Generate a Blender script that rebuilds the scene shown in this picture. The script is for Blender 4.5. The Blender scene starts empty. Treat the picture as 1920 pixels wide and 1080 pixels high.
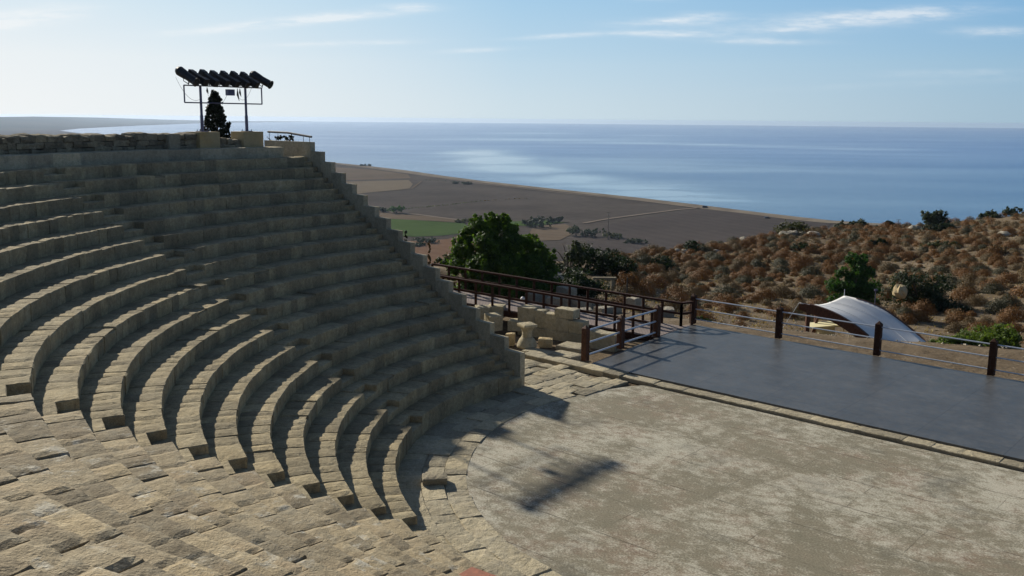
import bpy, math, random
import numpy as np
from mathutils import Vector, Matrix, noise as mnoise
random.seed(7); rng=np.random.default_rng(7)
rad=math.radians; sin=math.sin; cos=math.cos; PI=math.pi
scene=bpy.context.scene
COL=scene.collection
uni=random.uniform

# ------------------------------------------------------------------ camera model
F=1765.257; PITCH=0.1775994; ROLL=0.0088776
CAM=np.array([-7.51554,-23.31318,9.01602])
def ray(px,py):
    X0,Y0=px-960,py-540
    cr,sr=cos(ROLL),sin(ROLL)
    X=X0*cr+Y0*sr; Y=-X0*sr+Y0*cr
    c,s=cos(PITCH),sin(PITCH)
    return np.array([X,F*c-Y*s,-F*s-Y*c])
def onz(px,py,z):                       # point of a sight line at height z
    d=ray(px,py); t=(z-CAM[2])/d[2]; return CAM+t*d
def fwd(px,py,dist):                    # point of a sight line at a forward distance
    d=ray(px,py); return CAM+d*(dist/d[1])
def yhor(px): return 223.2+0.0088776*(px-960)

# ------------------------------------------------------------------ materials
def newmat(name):
    m=bpy.data.materials.new(name); m.use_nodes=True
    nt=m.node_tree; b=nt.nodes['Principled BSDF']
    return m,nt,b
class N:
    def __init__(s,nt): s.nt=nt
    def n(s,t,**k):
        x=s.nt.nodes.new(t)
        for a,v in k.items(): setattr(x,a,v)
        return x
    def l(s,a,b): s.nt.links.new(a,b)
    def noise(s,vec,scale,detail=4,rough=.55,out='Fac'):
        x=s.n('ShaderNodeTexNoise'); x.inputs['Scale'].default_value=scale
        x.inputs['Detail'].default_value=detail; x.inputs['Roughness'].default_value=rough
        if vec is not None: s.l(vec,x.inputs['Vector'])
        return x.outputs[out]
    def ramp(s,fac,stops):
        x=s.n('ShaderNodeValToRGB'); s.l(fac,x.inputs[0]); e=x.color_ramp.elements
        while len(e)<len(stops): e.new(.5)
        for i,(p,c) in enumerate(stops):
            e[i].position=p; e[i].color=(c[0],c[1],c[2],1) if not isinstance(c,(int,float)) else (c,c,c,1)
        return x.outputs[0]
    def mix(s,fac,a,b,mode='MIX'):
        x=s.n('ShaderNodeMix',data_type='RGBA',blend_type=mode)
        for i,v in ((0,fac),(6,a),(7,b)):
            if isinstance(v,(int,float)): x.inputs[i].default_value=v
            elif isinstance(v,tuple): x.inputs[i].default_value=(v[0],v[1],v[2],1)
            else: s.l(v,x.inputs[i])
        return x.outputs[2]
    def math(s,op,a,b=None,c=None):
        x=s.n('ShaderNodeMath',operation=op)
        for i,v in enumerate((a,b,c)):
            if v is None: continue
            if isinstance(v,(int,float)): x.inputs[i].default_value=v
            else: s.l(v,x.inputs[i])
        return x.outputs[0]
    def pos(s): return s.n('ShaderNodeNewGeometry').outputs['Position']
    def obj(s): return s.n('ShaderNodeTexCoord').outputs['Object']
    def attr(s,name): return s.n('ShaderNodeAttribute',attribute_name=name).outputs['Fac']
    def bump(s,h,strength,dist,normal=None):
        x=s.n('ShaderNodeBump'); x.inputs['Strength'].default_value=strength; x.inputs['Distance'].default_value=dist
        s.l(h,x.inputs['Height'])
        if normal is not None: s.l(normal,x.inputs['Normal'])
        return x.outputs[0]
    def scale(s,vec,v):
        x=s.n('ShaderNodeVectorMath',operation='MULTIPLY'); s.l(vec,x.inputs[0]); x.inputs[1].default_value=v
        return x.outputs[0]

def stone(name,dark,mid,light,stain=(.12,.11,.08),stain_amt=.5,rough=.9,bump=1.0,scale=1.0,rust=None,streak=0,mortar=0,tint=1.0):
    m,nt,b=newmat(name); g=N(nt); p=g.obj()
    n1=g.noise(p,1.3*scale,5); n2=g.noise(p,9*scale,5,.65); n3=g.noise(p,45*scale,3,.6)
    c=g.ramp(g.math('ADD',g.math('MULTIPLY',n1,.45),g.math('MULTIPLY',n2,.55)),[(.32,dark),(.5,mid),(.68,light)])
    r=g.attr('rnd')
    c=g.mix(1,c,g.ramp(r,[(0,(1-.40*tint,1-.41*tint,1-.42*tint)),(.5,(1,.99,.97)),(1,(1+.25*tint,1+.2*tint,1+.1*tint))]),'MULTIPLY')
    if rust:
        c=g.mix(g.math('MULTIPLY',g.ramp(g.noise(p,.7*scale,4),[(.5,0),(.68,1)]),.6),c,rust)
    if mortar:
        c=g.mix(g.math('MULTIPLY',g.ramp(g.noise(p,1.9,7,.75),[(.56,0),(.64,1)]),mortar),c,(.56,.53,.44))
    if streak:
        sk=g.ramp(g.noise(g.scale(p,(2.6,2.6,.7)),1,4,.6),[(.42,1),(.6,0)])
        c=g.mix(g.math('MULTIPLY',sk,streak),c,(.12,.115,.085))
    st=g.ramp(g.noise(p,2.6*scale,6,.7),[(.5,0),(.66,1)])
    c=g.mix(g.math('MULTIPLY',st,stain_amt),c,stain)
    c=g.mix(1,c,g.ramp(n3,[(.3,.72),(.7,1.2)]),'MULTIPLY')
    g.l(c,b.inputs['Base Color']); b.inputs['Roughness'].default_value=rough
    b.inputs['Specular IOR Level'].default_value=.2
    v=g.n('ShaderNodeTexVoronoi'); v.inputs['Scale'].default_value=14*scale; g.l(p,v.inputs['Vector'])
    pits=g.ramp(v.outputs['Distance'],[(0,0),(.35,1)])
    h=g.math('ADD',g.math('MULTIPLY',n2,1.1),g.math('ADD',g.math('MULTIPLY',n3,.45),g.math('MULTIPLY',pits,.25)))
    g.l(g.bump(h,.8*bump,.035),b.inputs['Normal'])
    return m
def plain(name,col,rough=.6,metal=0,var=.25,vscale=6,bump=0,spec=.5):
    m,nt,b=newmat(name); g=N(nt); p=g.obj()
    n=g.noise(p,vscale,5)
    lo=tuple(x*(1-var) for x in col); hi=tuple(x*(1+var) for x in col)
    g.l(g.ramp(n,[(.3,lo),(.7,hi)]),b.inputs['Base Color'])
    b.inputs['Roughness'].default_value=rough; b.inputs['Metallic'].default_value=metal
    b.inputs['Specular IOR Level'].default_value=spec
    if bump: g.l(g.bump(g.noise(p,vscale*5,4),bump,.02),b.inputs['Normal'])
    return m
def leafmat(name,a,b_,trans=.35,tcol=None):
    m,nt,b=newmat(name); g=N(nt)
    r=g.attr('rnd')
    c=g.ramp(r,[(0,a),(1,b_)])
    g.l(c,b.inputs['Base Color']); b.inputs['Roughness'].default_value=.6; b.inputs['Specular IOR Level'].default_value=.25
    t=g.n('ShaderNodeBsdfTranslucent'); g.l(g.mix(1,c,tcol or (1.5,1.6,.6),'MULTIPLY'),t.inputs[0])
    mx=g.n('ShaderNodeMixShader'); mx.inputs[0].default_value=trans
    out=nt.nodes['Material Output']
    g.l(b.outputs[0],mx.inputs[1]); g.l(t.outputs[0],mx.inputs[2]); g.l(mx.outputs[0],out.inputs[0])
    return m
M={}
M['seat']=stone('worn_limestone',(.26,.21,.13),(.42,.35,.22),(.54,.47,.32),stain=(.15,.12,.07),stain_amt=.52,streak=.24,tint=.75)
M['seat_warm']=stone('warm_limestone',(.23,.19,.125),(.36,.30,.20),(.48,.42,.30),stain=(.19,.17,.125),stain_amt=.6,bump=1.1,mortar=.8,tint=.9,rust=(.42,.32,.20))
M['wall']=stone('weathered_wall_stone',(.34,.30,.21),(.48,.42,.30),(.58,.52,.39),stain=(.17,.16,.125),stain_amt=.5,bump=.6)
M['render']=stone('sandy_render',(.44,.34,.19),(.50,.39,.22),(.55,.43,.26),stain=(.32,.25,.15),stain_amt=.25,bump=.25,rust=(.55,.33,.10))
M['rubble']=stone('rubble_stone',(.20,.17,.12),(.34,.29,.20),(.46,.40,.29),stain=(.12,.105,.075),stain_amt=.6,bump=1.6)
M['ashlar']=stone('pale_ashlar',(.33,.285,.19),(.46,.41,.29),(.57,.52,.39),stain=(.18,.16,.11),stain_amt=.55,bump=1.2,mortar=.3)
M['paving']=stone('pale_paving',(.30,.26,.18),(.44,.39,.28),(.55,.5,.38),stain=(.22,.18,.13),stain_amt=.5,bump=1.4)
M['earthcore']=plain('packed_earth',(.13,.105,.07),.95,var=.3,bump=.5)
M['steel']=plain('galvanised_steel',(.58,.62,.68),.42,.35,var=.12,vscale=20)
M['pole']=plain('grey_paint_metal',(.12,.12,.19),.5,.2,var=.15)
M['black']=plain('black_metal',(.012,.012,.014),.5,.0,var=.3)
M['lens']=plain('lamp_glass',(.03,.035,.04),.1,.0,var=.1)
M['darkwood']=plain('dark_brown_timber',(.050,.021,.012),.7,var=.35,vscale=14,bump=.3,spec=.15)
M['rustwood']=plain('reddish_brown_timber',(.095,.042,.024),.65,var=.35,vscale=12,bump=.3,spec=.2)
M['canvas']=plain('pale_grey_membrane',(.76,.75,.73),.55,var=.06,vscale=2)
M['slabyellow']=plain('cream_board',(.75,.68,.42),.6,var=.08)
M['terracotta']=plain('terracotta_wood',(.30,.10,.05),.7,var=.3,vscale=10,bump=.4)
M['bark']=plain('grey_bark',(.09,.07,.05),.9,var=.4,vscale=12,bump=.8)
M['drywood']=plain('dead_branch_wood',(.16,.13,.10),.9,var=.3)
M['white']=plain('white_stone',(.75,.74,.70),.6,var=.05)
M['boulder']=stone('yellow_boulder',(.36,.27,.14),(.50,.40,.24),(.62,.54,.36),stain=(.2,.15,.09),stain_amt=.4,bump=1.5,scale=.6)
M['rock']=stone('pale_rock',(.24,.21,.17),(.36,.33,.27),(.46,.43,.36),stain=(.16,.14,.10),stain_amt=.6,bump=1.5,scale=.5)
M['carob']=leafmat('carob_leaves',(.016,.048,.008),(.105,.180,.024),.40)
M['green']=leafmat('green_leaves',(.016,.052,.012),(.055,.125,.024),.35)
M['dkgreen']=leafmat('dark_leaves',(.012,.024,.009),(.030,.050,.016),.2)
M['olive']=leafmat('olive_leaves',(.030,.042,.022),(.065,.085,.04),.25)
M['cypress']=leafmat('cypress_leaves',(.010,.016,.009),(.026,.036,.016),.12)
M['lime']=leafmat('yellow_green_leaves',(.060,.095,.016),(.13,.18,.032),.35)
M['drygrass']=leafmat('dry_grass_blades',(.20,.15,.065),(.34,.27,.13),.3,(1.3,1.2,.8))
M['rust']=leafmat('russet_scrub',(.082,.038,.010),(.29,.138,.032),.14,(1.3,1.1,.6))
M['brown']=leafmat('brown_scrub',(.085,.058,.024),(.23,.155,.066),.12,(1.3,1.1,.7))
M['grey']=leafmat('grey_green_scrub',(.034,.036,.017),(.10,.092,.043),.12,(1.3,1.2,.7))
M['carpaint']=plain('dark_car_paint',(.012,.014,.03),.3,var=.1)
M['mid_scrub']=leafmat('olive_scrub',(.030,.036,.012),(.08,.085,.03),.2)

def soil():
    m,nt,b=newmat('dry_soil'); g=N(nt); p=g.pos()
    n1=g.noise(p,.12,6,.6); n2=g.noise(p,1.1,6,.65); n3=g.noise(p,9,4,.7)
    c=g.ramp(g.math('ADD',g.math('MULTIPLY',n1,.4),g.math('MULTIPLY',n2,.6)),[(.34,(.115,.083,.050)),(.5,(.175,.130,.082)),(.64,(.26,.205,.14))])
    c=g.mix(g.ramp(n3,[(.62,0),(.7,.8)]),c,(.42,.38,.31))
    c=g.mix(1,c,g.ramp(n3,[(.3,.7),(.6,1.1)]),'MULTIPLY')
    g.l(c,b.inputs['Base Color']); b.inputs['Roughness'].default_value=.95; b.inputs['Specular IOR Level'].default_value=.1
    g.l(g.bump(g.math('ADD',n2,g.math('MULTIPLY',n3,.5)),1,.12),b.inputs['Normal']); return m
M['soil']=soil()
def field(name,a,b_,fur=(1,0),fs=.25,var=.01):
    m,nt,b=newmat(name); g=N(nt); p=g.pos()
    d=g.n('ShaderNodeVectorMath',operation='DOT_PRODUCT'); g.l(p,d.inputs[0]); d.inputs[1].default_value=(fur[0],fur[1],0)
    x=g.math('SINE',g.math('MULTIPLY',d.outputs['Value'],fs))
    n1=g.noise(p,var,7,.65); n2=g.noise(p,.12,4)
    f=g.math('ADD',g.math('MULTIPLY',n1,.75),g.math('ADD',g.math('MULTIPLY',n2,.25),g.math('MULTIPLY',x,.035)))
    g.l(g.ramp(f,[(.36,a),(.62,b_)]),b.inputs['Base Color']); b.inputs['Roughness'].default_value=1; b.inputs['Specular IOR Level'].default_value=0
    return m
M['plough']=field('ploughed_earth',(.058,.050,.045),(.096,.082,.072),(.35,.94),.5)
M['plough_dark']=field('dark_ploughed_earth',(.058,.050,.048),(.085,.072,.066),(.9,.4),.45)
M['tanfield']=field('stubble_field',(.140,.113,.080),(.170,.138,.098),(.2,.98),.4)
M['redfield']=field('reddish_earth',(.14,.085,.055),(.19,.12,.08),(.8,.6),.6)
M['greenfield']=field('green_crop',(.050,.078,.026),(.072,.112,.036),(.2,.98),.7)
M['midfield']=field('fallow_field',(.11,.085,.062),(.15,.115,.082),(.5,.8),.5)
M['track']=field('pale_track',(.17,.14,.112),(.22,.18,.145))
M['sand']=field('beach_sand',(.15,.125,.098),(.23,.195,.15),var=.03)
M['farland']=field('far_land',(.05,.055,.045),(.09,.085,.065),var=.0016)

def orchestra():
    m,nt,b=newmat('lime_stained_concrete'); g=N(nt); p=g.pos()
    mp=g.n('ShaderNodeMapping'); mp.inputs['Rotation'].default_value=(0,0,rad(41.8)); g.l(p,mp.inputs['Vector']); q=mp.outputs[0]
    st=g.scale(q,(.8,1.1,1))
    n0=g.noise(p,.28,4); n1=g.noise(p,.9,8,.74); n2=g.noise(st,3.2,8,.78); n3=g.noise(p,22,5,.75); n4=g.noise(p,70,3,.7)
    c=g.ramp(g.noise(p,.55,7,.72),[(.34,(.208,.190,.135)),(.5,(.242,.213,.152)),(.60,(.248,.195,.138)),(.70,(.22,.155,.113))])
    wf=g.math('ADD',g.math('MULTIPLY',n1,.30),g.math('ADD',g.math('MULTIPLY',n2,.42),g.math('ADD',g.math('MULTIPLY',n3,.20),g.math('MULTIPLY',n0,.34))))
    white=g.ramp(wf,[(.606,0),(.692,1)])
    c=g.mix(g.math('MULTIPLY',white,.72),c,(.56,.53,.43))
    c=g.mix(g.ramp(g.noise(p,.42,6,.7),[(.54,0),(.68,.65)]),c,(.125,.12,.095))
    c=g.mix(1,c,g.ramp(n3,[(.3,.58),(.7,1.34)]),'MULTIPLY')
    c=g.mix(1,c,g.ramp(n4,[(.3,.80),(.7,1.2)]),'MULTIPLY')
    # slab joints
    sep=g.n('ShaderNodeSeparateXYZ'); wob=g.n('ShaderNodeVectorMath',operation='ADD'); g.l(q,wob.inputs[0])
    g.l(g.scale(g.noise(p,1.5,4,out='Color'),(.10,.10,0)),wob.inputs[1]); g.l(wob.outputs[0],sep.inputs[0])
    def joint(v,period,off,w):
        f=g.math('FRACT',g.math('ADD',g.math('DIVIDE',v,period),off)); d=g.math('ABSOLUTE',g.math('SUBTRACT',f,.5))
        return g.math('LESS_THAN',d,w/period)
    jy=joint(sep.outputs[1],1.72,.22,.022); row=g.math('FLOOR',g.math('ADD',g.math('DIVIDE',sep.outputs[1],1.72),.72))
    jx=joint(g.math('ADD',sep.outputs[0],g.math('MULTIPLY',row,1.9)),4.6,.1,.010)
    j=g.math('MAXIMUM',jy,jx); j=g.math('MULTIPLY',j,g.ramp(g.noise(p,1.1,4),[(.38,.1),(.55,1)]))
    c=g.mix(g.math('MULTIPLY',j,.62),c,(.08,.07,.052))
    g.l(c,b.inputs['Base Color']); b.inputs['Roughness'].default_value=.88; b.inputs['Specular IOR Level'].default_value=.2
    h=g.math('SUBTRACT',g.math('ADD',g.math('MULTIPLY',n3,.5),n2),g.math('MULTIPLY',j,.6))
    g.l(g.bump(h,.55,.022),b.inputs['Normal']); return m
M['orchestra']=orchestra()
def stagemat():
    m,nt,b=newmat('blue_grey_stage_board'); g=N(nt); p=g.pos()
    n1=g.noise(p,.8,7,.7); n2=g.noise(p,5,6,.7); n3=g.noise(p,40,3)
    c=g.ramp(g.math('ADD',g.math('MULTIPLY',n1,.5),g.math('MULTIPLY',n2,.5)),[(.36,(.055,.057,.059)),(.52,(.084,.085,.086)),(.66,(.122,.122,.122))])
    mp=g.n('ShaderNodeMapping'); mp.inputs['Rotation'].default_value=(0,0,rad(41.8)); g.l(p,mp.inputs['Vector']); sq=g.n('ShaderNodeSeparateXYZ'); g.l(mp.outputs[0],sq.inputs[0])
    def jn(v,per): return g.math('LESS_THAN',g.math('ABSOLUTE',g.math('SUBTRACT',g.math('FRACT',g.math('DIVIDE',v,per)),.5)),.010/per)
    j=g.math('MAXIMUM',jn(sq.outputs[0],2.44),jn(sq.outputs[1],1.22))
    c=g.mix(g.math('MULTIPLY',j,.65),c,(.025,.028,.032))
    c=g.mix(g.ramp(g.noise(g.scale(mp.outputs[0],(1.2,3,1)),2.3,8,.75),[(.55,0),(.72,.45)]),c,(.17,.175,.175))
    c=g.mix(g.ramp(g.noise(p,18,3,.6),[(.70,0),(.74,.5)]),c,(.24,.235,.22))
    g.l(c,b.inputs['Base Color'])
    g.l(g.ramp(n2,[(.3,.34),(.7,.50)]),b.inputs['Roughness']); b.inputs['Specular IOR Level'].default_value=.42
    g.l(g.bump(g.math('ADD',n2,g.math('MULTIPLY',n3,.4)),.18,.01),b.inputs['Normal']); return m
M['stage']=stagemat()
def deckmat():
    m,nt,b=newmat('mauve_deck_planks'); g=N(nt); p=g.obj()
    w=g.n('ShaderNodeTexWave',wave_type='BANDS'); w.inputs['Scale'].default_value=2.4; w.inputs['Distortion'].default_value=.2; g.l(p,w.inputs['Vector'])
    c=g.mix(g.ramp(w.outputs['Fac'],[(.06,1),(.14,0)]),g.ramp(g.noise(p,3,5),[(.3,(.20,.155,.135)),(.7,(.30,.24,.21))]),(.17,.135,.12))
    g.l(c,b.inputs['Base Color']); b.inputs['Roughness'].default_value=.75; return m
M['deck']=deckmat()
def seamat():
    m,nt,b=newmat('sea_water'); g=N(nt); p=g.pos()
    b.inputs['Specular IOR Level'].default_value=.5; b.inputs['IOR'].default_value=1.33
    wv=g.scale(p,(1,1.0,1))
    n1=g.noise(wv,.06,5,.6); n2=g.noise(wv,.9,3,.6)
    # calm slicks: long bands of smoother water, paler sky reflection painted into the colour
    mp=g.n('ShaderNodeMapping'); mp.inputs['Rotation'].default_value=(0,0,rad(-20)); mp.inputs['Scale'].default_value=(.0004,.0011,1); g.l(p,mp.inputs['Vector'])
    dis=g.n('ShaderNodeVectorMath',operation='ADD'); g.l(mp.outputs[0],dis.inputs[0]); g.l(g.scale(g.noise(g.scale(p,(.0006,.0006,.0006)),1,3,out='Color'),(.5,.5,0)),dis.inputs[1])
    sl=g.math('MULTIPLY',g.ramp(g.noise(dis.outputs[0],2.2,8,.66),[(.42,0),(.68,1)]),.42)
    sp3=g.n('ShaderNodeSeparateXYZ'); wb=g.n('ShaderNodeVectorMath',operation='ADD'); g.l(p,wb.inputs[0])
    g.l(g.scale(g.noise(g.scale(p,(.004,.004,.004)),1,5,.65,out='Color'),(170,330,0)),wb.inputs[1]); g.l(wb.outputs[0],sp3.inputs[0])
    acc=None
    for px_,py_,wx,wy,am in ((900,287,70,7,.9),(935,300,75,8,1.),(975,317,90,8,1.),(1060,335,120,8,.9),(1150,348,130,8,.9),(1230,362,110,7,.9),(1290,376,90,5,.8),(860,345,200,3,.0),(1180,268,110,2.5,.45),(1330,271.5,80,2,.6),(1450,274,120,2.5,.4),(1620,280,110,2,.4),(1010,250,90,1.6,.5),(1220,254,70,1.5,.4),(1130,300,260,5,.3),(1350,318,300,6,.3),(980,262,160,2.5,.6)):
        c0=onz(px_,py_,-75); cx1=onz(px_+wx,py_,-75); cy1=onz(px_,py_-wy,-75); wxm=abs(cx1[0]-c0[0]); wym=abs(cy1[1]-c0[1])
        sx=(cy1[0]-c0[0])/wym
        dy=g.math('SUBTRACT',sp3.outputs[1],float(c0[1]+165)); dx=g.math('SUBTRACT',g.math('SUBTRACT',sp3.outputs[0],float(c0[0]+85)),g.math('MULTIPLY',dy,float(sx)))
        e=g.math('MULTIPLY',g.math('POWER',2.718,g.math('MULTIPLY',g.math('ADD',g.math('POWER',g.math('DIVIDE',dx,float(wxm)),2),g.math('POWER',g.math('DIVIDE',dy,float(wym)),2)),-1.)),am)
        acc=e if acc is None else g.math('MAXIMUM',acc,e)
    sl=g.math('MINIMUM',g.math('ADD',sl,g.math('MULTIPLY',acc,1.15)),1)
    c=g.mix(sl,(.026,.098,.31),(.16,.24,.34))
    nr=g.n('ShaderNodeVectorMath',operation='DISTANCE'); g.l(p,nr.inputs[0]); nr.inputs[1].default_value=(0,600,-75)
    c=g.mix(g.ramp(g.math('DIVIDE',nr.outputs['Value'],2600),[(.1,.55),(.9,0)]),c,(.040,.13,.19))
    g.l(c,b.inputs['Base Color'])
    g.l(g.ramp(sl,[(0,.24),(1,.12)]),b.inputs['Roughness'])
    amp=g.ramp(sl,[(0,1.0),(1,.06)])
    bm=g.n('ShaderNodeBump'); bm.inputs['Distance'].default_value=1.0; g.l(g.math('MULTIPLY',amp,.46),bm.inputs['Strength'])
    g.l(g.math('ADD',g.math('MULTIPLY',n1,3.0),g.math('MULTIPLY',n2,.35)),bm.inputs['Height']); g.l(bm.outputs[0],b.inputs['Normal'])
    return m
M['sea']=seamat()

# ------------------------------------------------------------------ mesh helpers
class MB:
    def __init__(s): s.v=[]; s.f=[]; s.r=[]
    def add(s,vs,fs,r=None):
        o=len(s.v); s.v.extend([tuple(map(float,x)) for x in vs]); r=random.random() if r is None else r
        for f in fs: s.f.append(tuple(i+o for i in f)); s.r.append(r)
        return s
    def box(s,lo,hi,r=None,M4=None):
        x0,y0,z0=lo; x1,y1,z1=hi
        vs=[(x0,y0,z0),(x1,y0,z0),(x1,y1,z0),(x0,y1,z0),(x0,y0,z1),(x1,y0,z1),(x1,y1,z1),(x0,y1,z1)]
        if M4 is not None: vs=[M4@Vector(v) for v in vs]
        return s.add(vs,[(0,3,2,1),(4,5,6,7),(0,1,5,4),(1,2,6,5),(2,3,7,6),(3,0,4,7)],r)
    def obox(s,c,ux,uy,uz,hx,hy,hz,r=None):
        c=Vector(c);ux=Vector(ux).normalized();uy=Vector(uy).normalized();uz=Vector(uz).normalized()
        m=Matrix((ux,uy,uz)).transposed().to_4x4(); m.translation=c
        return s.box((-hx,-hy,-hz),(hx,hy,hz),r,m)
    def tube(s,pts,rads,n=8,r=None,cap=True):
        pts=[Vector(p) for p in pts]; k=len(pts)
        if isinstance(rads,(int,float)): rads=[rads]*k
        vs=[];fs=[]
        for i,p in enumerate(pts):
            t=(pts[min(i+1,k-1)]-pts[max(i-1,0)]).normalized()
            a=t.cross(Vector((0,0,1)));
            if a.length<.05: a=t.cross(Vector((1,0,0)))
            a.normalize(); b=a.cross(t)
            for j in range(n):
                th=2*PI*j/n; vs.append(p+(a*cos(th)+b*sin(th))*rads[i])
        for i in range(k-1):
            for j in range(n): fs.append((i*n+j,i*n+(j+1)%n,(i+1)*n+(j+1)%n,(i+1)*n+j))
        if cap: fs.append(tuple(range(n))[::-1]); fs.append(tuple(range((k-1)*n,k*n)))
        return s.add(vs,fs,r)
    def lathe(s,prof,c,n=20,r=None,wob=0):
        vs=[];fs=[];k=len(prof)
        for (R,z) in prof:
            for j in range(n):
                th=2*PI*j/n; w=1+wob*mnoise.noise(Vector((cos(th)*2,sin(th)*2,z*3+c[0])))
                vs.append((c[0]+R*w*cos(th),c[1]+R*w*sin(th),c[2]+z))
        for i in range(k-1):
            for j in range(n): fs.append((i*n+j,i*n+(j+1)%n,(i+1)*n+(j+1)%n,(i+1)*n+j))
        fs.append(tuple(range(n))[::-1]); fs.append(tuple(range((k-1)*n,k*n)))
        return s.add(vs,fs,r)
    def build(s,name,mat,parent=None,smooth=False,loc=None):
        me=bpy.data.meshes.new(name); me.from_pydata(s.v,[],s.f); me.update()
        a=me.attributes.new('rnd','FLOAT','FACE'); a.data.foreach_set('value',np.array(s.r,dtype=np.float32))
        if smooth: me.polygons.foreach_set('use_smooth',[True]*len(me.polygons))
        me.materials.append(mat)
        o=bpy.data.objects.new(name,me); COL.objects.link(o)
        if parent is not None: o.parent=parent
        if loc is not None: o.location=loc
        return o
def tag(o,label=None,cat=None,group=None,kind=None):
    if label: o['label']=label
    if cat: o['category']=cat
    if group: o['group']=group
    if kind: o['kind']=kind
    return o
def thing(name,label,cat,loc=(0,0,0),rz=0,group=None):
    o=bpy.data.objects.new(name,None); COL.objects.link(o); o.location=tuple(map(float,loc)); o.rotation_euler=(0,0,rz)
    o.empty_display_size=.2
    return tag(o,label,cat,group)
def nz(x,y,z): return mnoise.noise(Vector((x,y,z)))
def struct(o): o['kind']='structure'; return o

# a worn stone block: rounded top grid + skirt; corner() maps (s,t) in 0..1 to plan x,y
def worn(mb,corner,ztop,zbot,ns,nt,amp,bev=.02,seed=0,r=None,tilt=(0,0),front_rough=.012):
    vs=[];fs=[];W=nt+1
    for i in range(ns+1):
        for j in range(nt+1):
            s_=i/ns;t_=j/nt
            x,y=corner(s_,t_)
            e=(i in(0,ns))or(j in(0,nt))
            z=ztop+tilt[0]*(s_-.5)+tilt[1]*(t_-.5)
            z+=amp*nz(x*1.7+seed,y*1.7,seed*.37)+amp*.7*nz(x*6+seed,y*6,seed)
            if e: z-=bev*(.6+.8*abs(nz(x*9,y*9,seed)))
            vs.append((x,y,z))
    for i in range(ns):
        for j in range(nt): fs.append((i*W+j,i*W+j+1,(i+1)*W+j+1,(i+1)*W+j))
    per=[(i,0) for i in range(ns)]+[(ns,j) for j in range(nt)]+[(i,nt) for i in range(ns,0,-1)]+[(0,j) for j in range(nt,0,-1)]
    cx,cy=corner(.5,.5); n=len(per); top=[i*W+j for i,j in per]
    prev=top
    for lev,(zz,out) in enumerate(((None,.016),(.5,.012),(0,.0))):
        ring=[]
        for q,(i,j) in zip(top,per):
            x,y,z=vs[q]; d=Vector((x-cx,y-cy)); L=max(d.length,1e-6)
            o=out+front_rough*nz(x*5,y*5,lev*3.1+seed)
            if zz is None: z2=z-bev*1.1
            else: z2=zbot+(z-zbot)*zz
            ring.append(len(vs)); vs.append((x+d.x/L*o,y+d.y/L*o,z2))
        for k in range(n): fs.append((prev[k],ring[k],ring[(k+1)%n],prev[(k+1)%n]))
        prev=ring
    mb.add(vs,fs,r)
def pol(R,a): return (R*cos(a),R*sin(a))

# ------------------------------------------------------------------ theatre numbers
NR=18; R1=10.42; D=.713; RISE=.40; H1=.603
def Rk(k): return R1+(k-1)*D
def Hk(k): return H1+(k-1)*RISE
RAD=PI/180
def a_far(R): return (134.9+20/R)*RAD           # end of the far wedge by the stepped wall
def a_mid_hi(R): return (161.62+92.38/R)*RAD     # middle wedge starts
def a_mid_lo(R): return a_mid_hi(R)-.95/R
def a_near_lo(R): return (211.98-84.44/R)*RAD    # middle wedge ends
def a_near_hi(R): return a_near_lo(R)+.74/R
A_END=286*RAD
A3=135.7185*RAD

def tier(mb,k,a0f,a1f,amp,jit,wmin,wmax,skip=0.0,gmax=.026):
    R0=Rk(k);Rn=R0+D+.03
    Rm=R0+D/2
    # core under the joints
    n=24
    aa0,aa1=a0f(Rm)+.012/R0,a1f(Rm)-.012/R0
    vs=[];fs=[]
    zt=Hk(k)-.055
    for i in range(n+1):
        a=aa0+(aa1-aa0)*i/n
        for (R,z) in ((R0+.04,0 if k==1 else Hk(k)-.55),(R0+.04,zt),(Rn,zt),(Rn,0 if k==1 else Hk(k)-.55)): vs.append((*pol(R,a),z))
    for i in range(n):
        for j in range(3): fs.append((i*4+j,(i+1)*4+j,(i+1)*4+j+1,i*4+j+1))
    fs.append((0,1,2,3)); fs.append((n*4+3,n*4+2,n*4+1,n*4))
    mb.add(vs,fs,.25)
    a=a0f(R0); aend=a1f(R0)
    while a<aend-1e-4:
        w=uni(wmin,wmax)
        if (aend-a)*R0<w*1.5: w=(aend-a)*R0
        b=a+w/R0
        first=abs(a-a0f(R0))<1e-6; last=b>aend-1e-4
        gap=uni(.006,gmax)/R0
        ja=uni(-.02,.02)/R0
        def cn(s_,t_,a=a,b=b,gap=gap,first=first,last=last,jr=uni(-.010,.010),sk=uni(-.018,.018)):
            R=R0+jr+(Rn-R0-jr)*s_
            lo=a0f(R) if first else a+gap/2
            hi=a1f(R) if last else b-gap/2+sk*(s_-.5)/R
            return pol(R,lo+(hi-lo)*t_)
        xm,ym=pol(Rm,(a+b)/2); dist=math.hypot(xm-CAM[0],ym-CAM[1])
        step=.085 if dist<13 else (.14 if dist<24 else .24)
        ns=max(2,round(D/step)); nt=max(2,round(w/step))
        dz=uni(-jit,jit); am=amp*uni(.6,1.6)
        if random.random()<skip: dz-=uni(.05,.09); am*=2.4
        worn(mb,cn,Hk(k)+dz,(0 if k==1 else Hk(k)-.50),ns,nt,am,bev=uni(.014,.040),front_rough=.022,seed=random.random()*99,r=random.random(),
             tilt=(uni(-.006,.006),uni(-.025,.025)*jit/.02))
        a=b
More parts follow.
